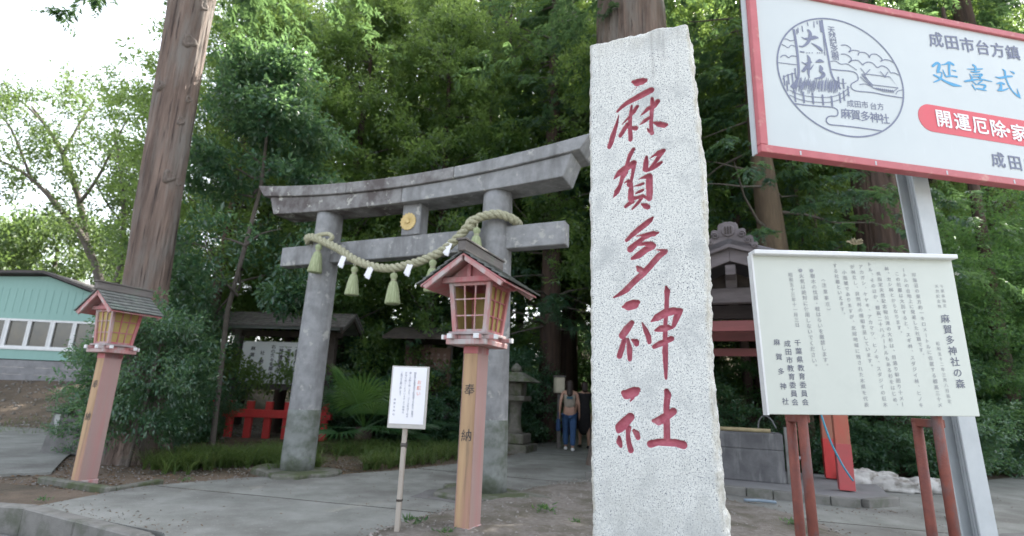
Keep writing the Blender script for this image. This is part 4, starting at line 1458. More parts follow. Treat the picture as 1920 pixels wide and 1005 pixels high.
for k in (-1, 0, 1):
    MB().beam((RX + k * .98, -.5, 2.86 - abs(k) * .31), (RX + k * .98, PD + .5, 2.86 - abs(k) * .31), .13, .14).build('purlin', PAVWOOD, tem, bevel=.006)
rz = lambda x: 3.20 - .385 * abs(x) + .03 * x * x
for sy, y in ((-1, -.50), (1, PD + .50)):
    for sx in (-1, 1):
        xs = [0, .4, .8, 1.2, 1.62]
        up = [(RX + sx * x, rz(x)) for x in xs]
        lo = [(RX + sx * x, rz(x) - .225 + .02 * x) for x in xs]
        for i in range(1):
            poly = lo + up[::-1]
            MB().extr(poly if sx > 0 else poly[::-1], y - .03, y + .03).build('bargeboard', PAVWOOD, tem, bevel=.006)
for sx in (-1, 1):
    v, f = [], []
    for x in (0, .4, .8, 1.2, 1.72):
        for y in (-.60, PD + .60):
            v.append((RX + sx * x, y, rz(x) + .003))
            v.append((RX + sx * x, y, rz(x) + .075))
    for i in range(4):
        a = i * 4
        f += [(a, a + 4, a + 6, a + 2), (a + 1, a + 3, a + 7, a + 5), (a, a + 1, a + 5, a + 4), (a + 2, a + 6, a + 7, a + 3)]
    f += [(0, 2, 3, 1), (16, 17, 19, 18)]
    rf = MB().add(v, f).build('roof', mat('copper_roof', (.16, .155, .165), (.11, .105, .115), 8, .7, .3, 40), tem)
    for k in range(13):
        y = -.54 + k * (PD + 1.08) / 12
        MB().tube([(RX + sx * x, y, rz(x) + .08) for x in (.02, .4, .8, 1.2, 1.7)], .025, 6).build('roof_roll', mat('copper_roof', (1, 1, 1)), rf, smooth=True)
MB().box(RX, PD / 2, 3.25, .16, PD + 1.15, .12).build('ridge', PAVWOOD, tem, bevel=.01)
# carved ridge-end ornament: wide wings of scrolls and a round crown with a barred boss
orn = []
N_ = 80
for i in range(N_ + 1):
    t = i / N_
    x = -.36 + .72 * t
    ax_ = abs(x)
    if ax_ < .135:
        z = .335 + math.sqrt(max(0, .135 ** 2 - x * x)) * .62
        z += .010 * abs(math.sin(x * 46))
    elif ax_ < .22:
        z = .27 + .03 * math.sqrt(max(0, 1 - ((ax_ - .175) / .047) ** 2))
    elif ax_ < .31:
        z = .13 + .05 * math.sqrt(max(0, 1 - ((ax_ - .262) / .05) ** 2))
    else:
        z = .02 + .045 * math.sqrt(max(0, 1 - ((ax_ - .335) / .03) ** 2))
    orn.append((x, z))
dn = [(x, -.385 * abs(x) * 1.02 + .0) for x in (.36, .2, 0, -.2, -.36)]
poly = dn[::-1] + orn[::-1]
ob_ = MB().extr([(RX + x, 3.15 + max(z, -.385 * abs(x) * 1.02 + .002) * .86) for x, z in poly], -.60, -.52).build('ridge_ornament', PAVWOOD, tem, bevel=.006)
MB().extr([(RX + .085 * math.cos(a), 3.15 + .235 + .085 * math.sin(a)) for a in np.linspace(0, 2 * math.pi, 25)[:-1]], -.625, -.60).build('round_boss', PAVWOOD, ob_, bevel=.006)
for k in range(3):
    MB().box(RX - .035 + k * .035, -.632, 3.15 + .185, .014, .014, .10).build('boss_bar', DARKWOOD, ob_)
for sx in (-1, 1):
    for (r_, x, z) in ((.05, .17, .17), (.042, .24, .08), (.032, .31, .0)):
        b = MB()
        pts = [(RX + sx * (x + (r_ * (1 - k / 22)) * math.cos(k * .55)), -.612, 3.15 + z + (r_ * (1 - k / 22)) * math.sin(k * .55)) for k in range(18)]
        b.tube(pts, .010, 6)
        b.build('scroll', PAVWOOD, ob_, smooth=True)
# folded paper and a straw braid hanging in the pavilion
MB().box(-.86, -.17, 1.70, .05, .004, .26).build('hanging_paper', PAPER, tem)
# platform of edging blocks
plat = thing('pavilion_platform', None, None, TP, AX)
plat['kind'] = 'structure'
plat['label'] = 'low concrete platform with a block edge'
MB().prism([(-3.2, -.36), (.02, -.62), (.42, -.18), (.55, 1.75), (-3.2, 1.9)], -.2, .085).build('platform_slab', mat('platform_concrete', (.22, .22, .225), (.17, .17, .17), 3, .85, .4, 60), plat)
a_, b_ = np.array([-3.2, -.42]), np.array([.03, -.68])
for i in range(11):
    p_ = a_ + (b_ - a_) * (i + .5) / 11
    o = MB().box(0, 0, -.15, .285, .10, .245).build('edging_block', KERB, plat, bevel=.006)
    o.location = (*p_, 0)
    o.rotation_euler = (0, 0, math.atan2(b_[1] - a_[1], b_[0] - a_[0]))
o = MB().box(0, 0, -.15, .56, .09, .245).build('edging_block', KERB, plat, bevel=.006)
o.location = (.27, -.42, 0)
o.rotation_euler = (0, 0, R(48))
# water basin, pipes and bamboo
bas = thing('water_basin', 'square grey stone basin with a bamboo spout under the pavilion', 'basin', TP, AX)
BM = mat('basin_stone', (.15, .15, .155), (.09, .09, .095), 4, .85, .5, 50, c3=(.23, .23, .23), s3=2.5, t3=(.5, .62), st3=(2, 2, .3))
b = MB()
X0, X1, Y0, Y1, ZT = -1.95, -.66, .16, .80, .72
b.prism([(X0, Y0), (X1, Y0), (X1, Y1), (X0, Y1)], .085, .5)
b.build('basin_block', BM, bas, bevel=.012)
for c_ in ((X0, X1, Y0, Y0 + .09), (X0, X1, Y1 - .09, Y1), (X0, X0 + .09, Y0 + .091, Y1 - .091), (X1 - .09, X1, Y0 + .091, Y1 - .091)):
    MB().box((c_[0] + c_[1]) / 2, (c_[2] + c_[3]) / 2, .501, c_[1] - c_[0], c_[3] - c_[2], .21).build('basin_rim', BM, bas, bevel=.01)
MB().box((X0 + X1) / 2, (Y0 + Y1) / 2, .60, X1 - X0 - .2, Y1 - Y0 - .2, .05).build('water', mat('basin_water', (.02, .03, .03), (.025, .035, .03), 3, .05), bas)
MB().tube([(-1.95, .26, .745), (-.80, .24, .745)], .028, 10).build('bamboo_pole', BAMBOO, bas, smooth=True)
MB().tube(smooth_line([(-.95, .55, .70), (-.93, .55, .86), (-.86, .52, .94), (-.78, .45, .90), (-.72, .4, .78)], 5), .010, 8).build('spout', mat('dull_pipe', (.16, .17, .17), None, 9, .5), bas, smooth=True)
MB().box(-.60, .24, .085, .075, .075, .72).build('standpipe_post', mat('grey_post', (.22, .22, .21), (.16, .16, .15), 8, .8, .4, 40), bas, bevel=.005)
MB().tube([(-.56, .24, .42), (-.44, .22, .42)], .022, 8).build('tap', mat('galvanised', (.4, .42, .45), (.3, .32, .34), 12, .45, metal=.6), bas, smooth=True)
o = MB().tube(smooth_line([(3.60, 6.42, 1.35), (3.66, 6.40, 1.0), (3.74, 6.40, .70), (3.86, 6.42, .45), (3.98, 6.45, .28)], 6), .011, 8).build('hose', HOSE, None, smooth=True)
tag(o, 'blue hose hanging down between the rusty legs and the red pillar', 'hose')
o = MB().tube(smooth_line([(2.72, 6.45, .03), (2.9, 6.42, .035), (3.05, 6.38, .03)], 4), .016, 8).build('short_pipe', mat('blue_grey_pipe', (.22, .28, .34), None, 9, .5), None, smooth=True)
tag(o, 'short blue-grey pipe lying by the platform edge', 'pipe')

# tied-up sacks at the roadside
def sack(x, y, z, sx, sy, sz, rz, lab):
    n1, n2 = 26, 16
    V, F = [], []
    s0 = random.randint(0, 99)
    for j in range(n2 + 1):
        ph = -math.pi / 2 + math.pi * j / n2
        for i in range(n1):
            th = 2 * math.pi * i / n1
            c = math.cos(ph)
            e = lambda v: math.copysign(abs(v) ** .75, v)
            p = np.array([e(math.cos(th)) * c ** .7 if c > 0 else 0, e(math.sin(th)) * c ** .7 if c > 0 else 0, e(math.sin(ph))])
            r_ = 1 + (fbm(p[0] * 2.2 + s0, p[1] * 2.2, p[2] * 2.2, 4, 7) - .47) * .75 + .05 * math.sin(9 * th + 3 * p[2])
            p = p * r_ * np.array([sx, sy, sz])
            p[2] = max(p[2], -sz * .75)
            V.append(p)
    for j in range(n2):
        for i in range(n1):
            F.append((j * n1 + i, j * n1 + (i + 1) % n1, (j + 1) * n1 + (i + 1) % n1, (j + 1) * n1 + i))
    o = link('sandbag', mesh_np('sandbag', V, F, SACK, smooth=True))
    o.location = (x, y, z + sz * .72)
    o.rotation_euler = (0, 0, rz)
    tag(o, lab, 'sandbag', 'old sandbags at the roadside')


sack(5.02, 7.98, 0, .26, .20, .15, .2, 'rounded dirty sandbag with a dark face, nearest the red pillar')
sack(5.36, 7.86, 0, .30, .20, .105, -.3, 'flat white sandbag lying next to the rounded dark-faced one')
sack(5.42, 8.08, .05, .24, .16, .10, .4, 'small white sandbag perched behind the flat ones')
sack(5.84, 7.84, 0, .30, .20, .11, .25, 'slumped white sandbag at the road end of the heap')
sack(6.15, 7.72, 0, .24, .16, .09, -.4, 'thin torn white sandbag seen behind the rusty legs')

# ================================================================== FENCE, NOTICE SHELTERS, STONE LANTERN
fen = thing('picket_fence', 'bright red wooden picket fence with pale post tops behind the gate', 'fence', (-4.08, 12.5, 0), R(181.5))
for i in range(8):
    x = i * .42
    p_ = MB().box(x, 0, -.05, .145, .11, .82).build('picket', REDP, fen, bevel=.008)
    MB().box(x, 0, .771, .14, .105, .012).build('picket_cap', mat('pale_cap', (.5, .36, .33), (.42, .3, .28), 12, .8), p_)
MB().box(1.45, .075, .42, 3.2, .05, .17).build('rail', REDP, fen, bevel=.005)
MB().box(1.45, -.075, .42, 3.2, .05, .17).build('rail', REDP, fen, bevel=.005)
rdp = thing('red_post', 'single red post standing behind the lantern by the tree', 'post', (-7.15, 9.75, -.02), R(10))
MB().box(0, 0, 0, .15, .14, 1.35).build('shaft', REDP, rdp, bevel=.008)
MB().box(.09, -.02, .42, .30, .10, .14).build('rail_stub', REDP, rdp, bevel=.008)
MB().box(-.02, 0, 1.351, .15, .14, .02).build('top', WHITEP, rdp)
rdp2 = thing('rope_post', 'short red stump post beside the big trunk', 'post', (-6.9, 9.6, -.02), R(10))
MB().box(0, 0, 0, .15, .13, .62).build('shaft', REDP, rdp2, bevel=.008)
MB().box(0, 0, .621, .14, .12, .015).build('top', mat('pale_cap', (1, 1, 1)), rdp2)

nb = thing('roofed_notice_board', 'roofed wooden shelter holding a white board of shrine rules, behind the gate', 'notice board', (-5.55, 12.95, -.02), R(-6))
for x in (-1.05, 1.35):
    MB().box(x, .05, 0, .17, .17, 2.45).build('post', DARKWOOD if x > 0 else GREYWOOD, nb, bevel=.01)
MB().box(.12, -.03, 1.19, 1.95, .05, .98).build('panel', mat('rules_board', (.84, .85, .86), (.78, .80, .81), 3, .6), nb, bevel=.004)
MB().box(.12, -.02, 1.05, 2.1, .07, .12).build('bottom_rail', GREYWOOD, nb, bevel=.006)
MB().box(.15, .05, 2.30, 2.8, .12, .14).build('cross_beam', DARKWOOD, nb, bevel=.008)
pr = Print(-.058)
for txt, x, a_, b_ in (('定', .93, 1.86, 1.86), ('一車馬を乗入るること', .73, 2.05, 1.33), ('一魚鳥を捕うること', .53, 2.05, 1.33), ('一竹木を伐採すること', .33, 2.05, 1.33), ('一神社境内を汚すこと', .13, 2.05, 1.33), ('右の条々を禁止す', -.07, 2.05, 1.33), ('社務所', -.33, 1.9, 1.5), ('麻賀多神社', -.58, 2.0, 1.4)):
    pr.column(txt, (x, a_), (x - .0, b_), .10 if len(txt) > 1 else .17, off=.02, sx=1.15)
pr.build('lettering', INKBLACK, nb)
for sy in (-1, 1):
    b = MB()
    b.hexa([(-1.75, 0, 2.80), (1.85, 0, 2.80), (1.85, sy * .62, 2.42), (-1.75, sy * .62, 2.42), (-1.75, 0, 2.86), (1.85, 0, 2.86), (1.85, sy * .62, 2.48), (-1.75, sy * .62, 2.48)])
    rf = b.build('roof', SHINGLE, nb)
    for k in range(5):
        t = (k + .5) / 5
        MB().hexa([(-1.78, sy * (.62 * t - .09), 2.862 - .38 * t + .045), (1.88, sy * (.62 * t - .09), 2.862 - .38 * t + .045), (1.88, sy * (.62 * t + .10), 2.862 - .38 * t - .035), (-1.78, sy * (.62 * t + .10), 2.862 - .38 * t - .035),
                   (-1.78, sy * (.62 * t - .09), 2.88 - .38 * t + .045), (1.88, sy * (.62 * t - .09), 2.88 - .38 * t + .045), (1.88, sy * (.62 * t + .10), 2.89 - .38 * t - .03), (-1.78, sy * (.62 * t + .10), 2.89 - .38 * t - .03)]).build('roof_board', GREYWOOD, rf)
for x in (-1.72, 1.82):
    for sy in (-1, 1):
        MB().beam((x, 0, 2.80), (x, sy * .66, 2.40), .04, .14).build('bargeboard', DARKWOOD, nb)

nb2 = thing('brown_notice_board', 'leaning dark brown wooden notice board under a small roof, in shade behind the pink lantern', 'notice board', (-1.75, 13.2, 0), R(-12))
for x in (.32, -.75):
    MB().box(x, 0, 0, .13, .13, 2.35).build('post', GREYWOOD, nb2, bevel=.01)
MB().box(-.2, -.09, 1.12, 1.15, .05, 1.05).build('panel', mat('brown_panel', (.13, .075, .055), (.10, .06, .045), 6, .8), nb2)
MB().box(-.2, -.10, .98, 1.3, .06, .12).build('bottom_rail', GREYWOOD, nb2)
pr = Print(-.118)
for k in range(5):
    pr.column('麻賀多神社御由緒御祭神'[k % 3:k % 3 + 9], (.24 - k * .16, 2.0), (.24 - k * .16, 1.25), .075, off=.01)
pr.build('lettering', mat('pale_ink', (.28, .22, .19), None, 9, .8), nb2)
for sy in (-1, 1):
    MB().hexa([(-1.15, 0, 2.62), (.85, 0, 2.62), (.85, sy * .7, 2.32), (-1.15, sy * .7, 2.32), (-1.15, 0, 2.68), (.85, 0, 2.68), (.85, sy * .7, 2.38), (-1.15, sy * .7, 2.38)]).build('roof', DARKWOOD, nb2)

sl_s = .92
sl = thing('stone_lantern', 'mossy grey stone lantern standing in shade by the shrine path', 'stone lantern', (.18, 11.55, 0), R(-20))
sl.scale = (sl_s,) * 3
MB().prism([(-.42, -.42), (.42, -.42), (.42, .42), (-.42, .42)], -.05, .16).build('plinth', LSTONE, sl, bevel=.02)
MB().box(0, 0, .161, .62, .62, .22).build('base', LSTONE, sl, bevel=.03)
MB().lathe([(.22, .382), (.17, .45), (.14, .60), (.135, .9), (.16, 1.05), (.2, 1.08)], 20).build('shaft', LSTONE, sl, smooth=True)
MB().box(0, 0, 1.08, .58, .58, .12, top=1.04).build('platform', LSTONE, sl, bevel=.02)
MB().box(0, 0, 1.202, .40, .40, .30).build('light_box', LSTONE, sl, bevel=.015)
MB().box(0, 0, 1.503, 1.0, 1.0, .22, top=.32).build('cap', MOSSY, sl, bevel=.02)
MB().lathe([(.10, 1.724), (.13, 1.78), (.10, 1.86), (.02, 1.93)], 14).build('finial', MOSSY, sl, smooth=True)
pl2 = thing('path_lamp', 'small cream box lamp on a thin post beside the walking woman', 'lamp', (1.19, 12.55, 0), R(8))
MB().box(0, 0, 0, .07, .07, 1.2).build('post', GREYWOOD, pl2)
MB().box(0, 0, 1.2, .22, .22, .36).build('lamp_box', CREAM, pl2, bevel=.02)
MB().box(0, 0, 1.561, .25, .25, .03).build('lamp_cap', GREYWOOD, pl2)
lsb = thing('low_stone_wall', 'short grey stone wall end with a flat cap by the lane', 'wall', (-6.75, 8.75, -.03), R(-12))
MB().box(.15, 0, 0, .85, .45, .60, top=.86).build('wall_block', mat('old_grey_stone', (.17, .165, .16), (.11, .11, .105), 5, .9, .5, 50), lsb, bevel=.02)
MB().box(.15, 0, .605, .92, .50, .085).build('cap_stone', MOSSY, lsb, bevel=.015)
MB().box(-.1, -.2, .22, .12, .012, .36, rz=-.1).build('plaque', mat('pale_plaque', (.36, .37, .36), None, 9, .8), lsb)

# ================================================================== TURQUOISE BUILDING
bl_ = thing('turquoise_building', 'low turquoise building with a shallow gable and a row of white framed windows', 'building', (-14.6, 16, 0), R(4))
MB().box(.0, 3., .6, 9, 6.2, .4).build('footing', BLOCK, bl_)
for r_ in range(3):
    for i in range(22):
        x = -4.45 + i * .405 + (.2 if r_ % 2 else 0)
        if x < 4.4:
            MB().box(x, -.09, .98 + r_ * .205, .401, .05, .201).build('block', BLOCK, bl_)
MB().extr([(-4.6, 1.62), (2.62, 1.62), (2.62, 1.95), (-4.6, 1.95)], -.05, .05).build('lower_wall', TEAL, bl_)
MB().extr([(-4.6, 2.80), (2.62, 2.80), (2.62, 3.42), (.50, 4.12), (-4.6, 3.86)], -.05, .05).build('gable_wall', TEAL, bl_)
MB().box(2.62, 3., 1.6, .1, 6.1, 1.85).build('side_wall', TEAL, bl_)
MB().box(-1., 6, 1.6, 7.2, .1, 1.9).build('rear_wall', TEAL, bl_)
MB().box(-1., 3, 1.62, 7.2, 5.9, .06).build('room_floor', mat('dim_interior', (.22, .19, .16), (.12, .10, .09), 1, .9), bl_)
for i in range(34):
    MB().box(-4.5 + i * .2105, -.054, 2.99, .012, .006, .72).build('siding_batten', TEAL, bl_)
wx = [-4.6, -3.9, -3.2, -2.45, -1.7, -.98, -.36, .28, .92, 1.56, 2.2, 2.6]
for i in range(len(wx) - 1):
    a_, b_ = wx[i], wx[i + 1]
    wd = thing('window', None, None)
    wd.parent = bl_
    fr = MB()
    for c_ in ((a_, b_, 1.95, 2.01), (a_, b_, 2.74, 2.80)):
        fr.box((c_[0] + c_[1]) / 2, 0, c_[2], c_[1] - c_[0] - .004, .10, c_[3] - c_[2])
    for x, w_ in ((a_ + .03, .06 if i % 2 else .10), (b_ - .03, .05)):
        fr.box(x, 0, 2.011, w_, .09, .728)
    fr.build('frame', WHITEP, wd)
    MB().box((a_ + b_) / 2, .01, 2.012, b_ - a_ - .14, .012, .726).build('pane', GLASSY, wd)
for (x0, z0, x1, z1) in ((-4.9, 3.95, .52, 4.20), (.52, 4.20, 2.95, 3.40)):
    MB().hexa([(x0, -.35, z0 - .03), (x1, -.35, z1 - .03), (x1, 6.4, z1 - .03), (x0, 6.4, z0 - .03), (x0, -.35, z0 + .05), (x1, -.35, z1 + .05), (x1, 6.4, z1 + .05), (x0, 6.4, z0 + .05)]).build('roof', mat('dark_brown_roof', (.07, .06, .06), None, 8, .7), bl_)
MB().box(-1., -.065, 1.90, 7.25, .04, .05).build('sill', WHITEP, bl_)

# overhead cables crossing the lane
for k, (a_, b_) in enumerate((((0, 35), (70, 150)), ((22, 12), (110, 150)), ((138, 0), (295, 140)), ((0, 60), (60, 155)))):
    p0 = on_plane(*a_, (0, 17, 0), np.array([0, 1, 0]))
    p1 = on_plane(*b_, (0, 17, 0), np.array([0, 1, 0]))
    d = (p1 - p0)
    o = MB().tube([tuple(p0 + d * t + np.array([0, 1.5 * t, -.10 * math.sin(math.pi * (t + 5) / 9.)])) for t in np.linspace(-5, 3.2, 30)], .008, 5).build('overhead_cable', CABLE, None)
    tag(o, ('thin overhead cable, the steepest one, at the edge of the sky', 'thin overhead cable running close beside the steepest one', 'single overhead cable nearest the big trunk', 'faint lowest overhead cable in the corner of the sky')[k], 'cable', 'overhead cables')

# ================================================================== PEOPLE walking away under the trees
def skinned(name, joints, edges, m, parent, sub=2, root=None):
    names = list(joints)
    me = bpy.data.meshes.new(name)
    me.from_pydata([joints[n][0] for n in names], [(names.index(a), names.index(b)) for a, b in edges], [])
    o = bpy.data.objects.new(name, me)
    COL.objects.link(o)
    o.modifiers.new('s', 'SKIN')
    for i, n in enumerate(names):
        r_ = joints[n][1]
        sv = me.skin_vertices[0].data[i]
        sv.radius = r_ if isinstance(r_, tuple) else (r_, r_)
        sv.use_root = (n == (root or names[0]))
    s = o.modifiers.new('d', 'SUBSURF')
    s.levels = s.render_levels = sub
    dg = bpy.context.evaluated_depsgraph_get()
    out = bpy.data.meshes.new_from_object(o.evaluated_get(dg))
    bpy.data.objects.remove(o)
    bpy.data.meshes.remove(me)
    out.polygons.foreach_set('use_smooth', [True] * len(out.polygons))
    out.materials.clear()
    out.materials.append(m)
    return link(name, out, parent)


def person(label, loc, rz, dress):
    P = thing('person', label, 'person', loc, rz)
    # faces +y (walking away); mid-stride, heights in metres
    J = {'pelvis': ((0, 0, .84), (.125, .10)), 'waist': ((0, .01, .98), (.105, .085)), 'chest': ((0, .02, 1.15), (.13, .095)), 'neck0': ((0, .01, 1.27), (.05, .05)), 'neck1': ((0, .02, 1.33), (.045, .045)),
         'skull': ((0, .03, 1.41), (.072, .085)), 'crown': ((0, .02, 1.47), (.062, .075)), 'face': ((0, .095, 1.40), (.035, .04)), 'nose': ((0, .125, 1.405), (.010, .012))}
    E = [('pelvis', 'waist'), ('waist', 'chest'), ('chest', 'neck0'), ('neck0', 'neck1'), ('neck1', 'skull'), ('skull', 'crown'), ('skull', 'face'), ('face', 'nose')]
    st = (.10, -.12)
    for s, k in ((-1, 0), (1, 1)):
        n = 'LR'[k]
        J.update({'hip' + n: ((s * .075, 0, .78), .078), 'knee' + n: ((s * .075, st[k] * .7 + .02, .44), .052), 'ankle' + n: ((s * .07, st[k] * 1.3, .09), .032), 'toe' + n: ((s * .08, st[k] * 1.3 + .15, .03), (.034, .022)),
                  'sh' + n: ((s * .15, .01, 1.215), .044), 'elb' + n: ((s * .20, -.03 - st[k] * .3, .98), .032), 'wri' + n: ((s * .215, .03 - st[k] * .6, .77), .022), 'palm' + n: ((s * .215, .04 - st[k] * .6, .71), (.016, .032)),
                  'ear' + n: ((s * .078, .02, 1.40), (.010, .018))})
        E += [('pelvis', 'hip' + n), ('hip' + n, 'knee' + n), ('knee' + n, 'ankle' + n), ('ankle' + n, 'toe' + n), ('chest', 'sh' + n), ('sh' + n, 'elb' + n), ('elb' + n, 'wri' + n), ('wri' + n, 'palm' + n), ('skull', 'ear' + n)]
        for f_, dy, l_ in ((0, .028, .052), (1, .010, .062), (2, -.008, .058), (3, -.025, .046)):
            J['f%d' % f_ + n] = ((s * .213, .04 - st[k] * .6 + dy * 1.1, .69 - l_ * .5), .0075)
            J['g%d' % f_ + n] = ((s * .205, .048 - st[k] * .6 + dy * 1.15, .69 - l_), .006)
            E += [('palm' + n, 'f%d' % f_ + n), ('f%d' % f_ + n, 'g%d' % f_ + n)]
        J['th' + n] = ((s * .198, .085 - st[k] * .6, .70), .008)
        E += [('palm' + n, 'th' + n)]
    skinned('body', J, E, SKIN, P, 1)
    if not dress:
        T = {'a': ((0, 0, .86), (.145, .115)), 'b': ((0, .01, .98), (.122, .10)), 'c': ((0, .02, 1.14), (.150, .112)), 'l': ((-.115, .01, 1.225), .045), 'r': ((.115, .01, 1.225), .045)}
        skinned('top', T, [('a', 'b'), ('b', 'c'), ('c', 'l'), ('c', 'r')], BEIGE, P)
        MB().box(0, -.088, 1.08, .13, .006, .05).build('back_print', mat('teal_print', (.05, .12, .16), None, 9, .8), P)
        T = {'p': ((0, 0, .84), (.150, .118))}
        e = []
        for s, k in ((-1, 0), (1, 1)):
            n = 'LR'[k]
            T.update({'h' + n: ((s * .078, 0, .74), .098), 'k' + n: ((s * .078, st[k] * .7 + .02, .44), .074), 'a' + n: ((s * .072, st[k] * 1.3, .10), .062)})
            e += [('p', 'h' + n), ('h' + n, 'k' + n), ('k' + n, 'a' + n)]
        skinned('jeans', T, e, JEANS, P)
    else:
        T = {'s': ((0, .02, 1.20), (.15, .11)), 'c': ((0, .02, 1.10), (.145, .11)), 'w': ((0, .01, .96), (.13, .11)), 'p': ((0, 0, .82), (.165, .14)), 'k': ((0, 0, .5), (.165, .16)), 'h': ((0, 0, .27), (.13, .15)),
             'l': ((-.15, .01, 1.21), .058), 'r': ((.15, .01, 1.21), .058), 'l2': ((-.20, -.02, 1.0), .048), 'r2': ((.20, -.02, 1.0), .048)}
        skinned('long_dress', T, [('s', 'c'), ('c', 'w'), ('w', 'p'), ('p', 'k'), ('k', 'h'), ('c', 'l'), ('c', 'r'), ('l', 'l2'), ('r', 'r2')], BLACKC, P)
    H = {'t': ((0, .01, 1.475), (.085, .095)), 'm': ((0, -.02, 1.40), (.088, .085)), 'n': ((0, -.055, 1.28), (.080, .05)), 'q': ((0, -.085, 1.13 if not dress else 1.26), (.060, .035))}
    skinned('hair', H, [('t', 'm'), ('m', 'n'), ('n', 'q')], HAIR, P)
    for s, k in ((-1, 0), (1, 1)):
        b = {'h': ((s * .072, st[k] * 1.3 - .03, .045), (.045, .042)), 'm': ((s * .075, st[k] * 1.3 + .08, .035), (.042, .03)), 't': ((s * .08, st[k] * 1.3 + .17, .028), (.034, .022))}
        skinned('shoe', b, [('h', 'm'), ('m', 't')], SHOE if not dress else BLACKC, P)
    return P


person('long-haired woman in beige sleeveless top and blue jeans walking away up the path', (1.37, 12.0, 0), R(-6), False)
person('person in a long black dress walking away beside the woman in jeans', (1.80, 12.75, 0), R(4), True)
bg = thing('shoulder_bag', 'navy blue bag hanging from the hand of the woman in jeans', 'bag', (1.13, 12.0, .40), R(-6))
b = MB().box(0, 0, 0, .10, .24, .26, top=.8)
b.build('bag_body', NAVY, bg, bevel=.03, seg=2)
MB().tube(smooth_line([(0, -.07, .24), (0, -.04, .38), (0, .04, .38), (0, .07, .24)], 5), .010, 6).build('strap', NAVY, bg, smooth=True)

# ================================================================== VEGETATION
def unit(v):
    return v / (np.linalg.norm(v, axis=-1, keepdims=True) + 1e-9)


def leaf_mesh(name, C, D, N, L, W, tint, m, fold=.25, droop=.12):
    """four-cornered folded leaves"""
    n = len(C)
    S = unit(np.cross(N, D))
    N2 = np.cross(D, S)
    L = np.broadcast_to(L, (n,))[:, None]
    W = np.broadcast_to(W, (n,))[:, None]
    v = np.stack([C, C + D * L * .5 + S * W * .5 + N2 * W * fold, C + D * L - N2 * L * droop, C + D * L * .5 - S * W * .5 + N2 * W * fold], 1)
    V = v.reshape(-1, 3)
    i = np.arange(n)[:, None] * 4
    F = np.concatenate([i + np.array([[0, 1, 2]]), i + np.array([[0, 2, 3]])])
    return mesh_np(name, V, F, m, tint=np.repeat(tint, 4))


def spray_leaves(P, D, g, nl, twig, L, jit=.05, upn=.8):
    """nl leaves along a twig for every spray base P with direction D"""
    n = len(P)
    t = g.uniform(.05, 1, (n, nl, 1))
    side = unit(g.normal(0, 1, (n, nl, 3)))
    C = P[:, None] + D[:, None] * t * twig + side * (twig * .28 * g.uniform(.2, 1, (n, nl, 1))) + g.normal(0, jit, (n, nl, 3))
    LD = unit(D[:, None] * .55 + side * .9 + np.array([0, 0, -.12]))
    NN = unit(np.array([0, 0, upn]) + g.normal(0, .42, (n, nl, 3)) + D[:, None] * .25)
    NN = unit(NN - LD * np.sum(NN * LD, -1, keepdims=True))
    LL = L * g.uniform(.65, 1.25, n * nl)
    return C.reshape(-1, 3), LD.reshape(-1, 3), NN.reshape(-1, 3), LL


def crown_points(g, n, H, z0, Rr, seed, prof='round', gap=.40, lump=.55, tuft=1.):
    """spray bases through an uneven crown volume, biased to its shell, with gaps"""
    m_ = int(n * 2.4)
    z = g.uniform(0, 1, m_)
    a = g.uniform(0, 2 * math.pi, m_)
    if prof == 'round':
        env = np.sqrt(np.clip(1 - (2 * z - .95) ** 2 * .92, .03, 1)) * (.85 + .3 * (1 - z))
    elif prof == 'cone':
        env = np.clip(1.02 - z, .04, 1) ** .75
    else:
        env = np.clip(1.0 - z ** 3, .1, 1)
    zz_ = z0 + z * (H - z0)
    lum = 1 + lump * (fbm(np.cos(a) * 1.6 + seed, np.sin(a) * 1.6, zz_ * .55, 3, seed) - .44) * 2
    r_ = Rr * env * lum * g.uniform(.15, 1, m_) ** .45
    P = np.stack([r_ * np.cos(a), r_ * np.sin(a), zz_], 1)
    keep = fbm(P[:, 0] * .85, P[:, 1] * .85, P[:, 2] * .95, 3, seed + 50) > gap
    m2 = max(8, n // 7)                       # tufts at the bough ends, several sprays each
    P, a = P[keep][:m2], a[keep][:m2]
    rep = int(math.ceil(n / len(P)))
    P, a = np.repeat(P, rep, 0), np.repeat(a, rep, 0)
    P = P + g.normal(0, 1, P.shape) * np.array([.26, .26, .13]) * tuft
    a = a + g.normal(0, .5, len(a))
    D = unit(np.stack([np.cos(a), np.sin(a), np.full(len(a), .15)], 1) + g.normal(0, .38, (len(a), 3)))
    return P, D


def broad_crown(name, seed, H, z0, Rr, ns, nl, L, m, prof='round', gap=.40, twig=.42, wr=.42, lump=.55, upn=.8, tuft=1.):
    g = np.random.default_rng(seed)
    P, D = crown_points(g, ns, H, z0, Rr, seed, prof, gap, lump, tuft)
    C, LD, NN, LL = spray_leaves(P, D, g, nl, twig, L, upn=upn)
    tint = np.clip(np.repeat(g.normal(.45, .19, len(P)), nl) + g.normal(0, .12, len(C)), 0, 1)
    return leaf_mesh(name, C, LD, NN, LL, LL * wr, tint, m)


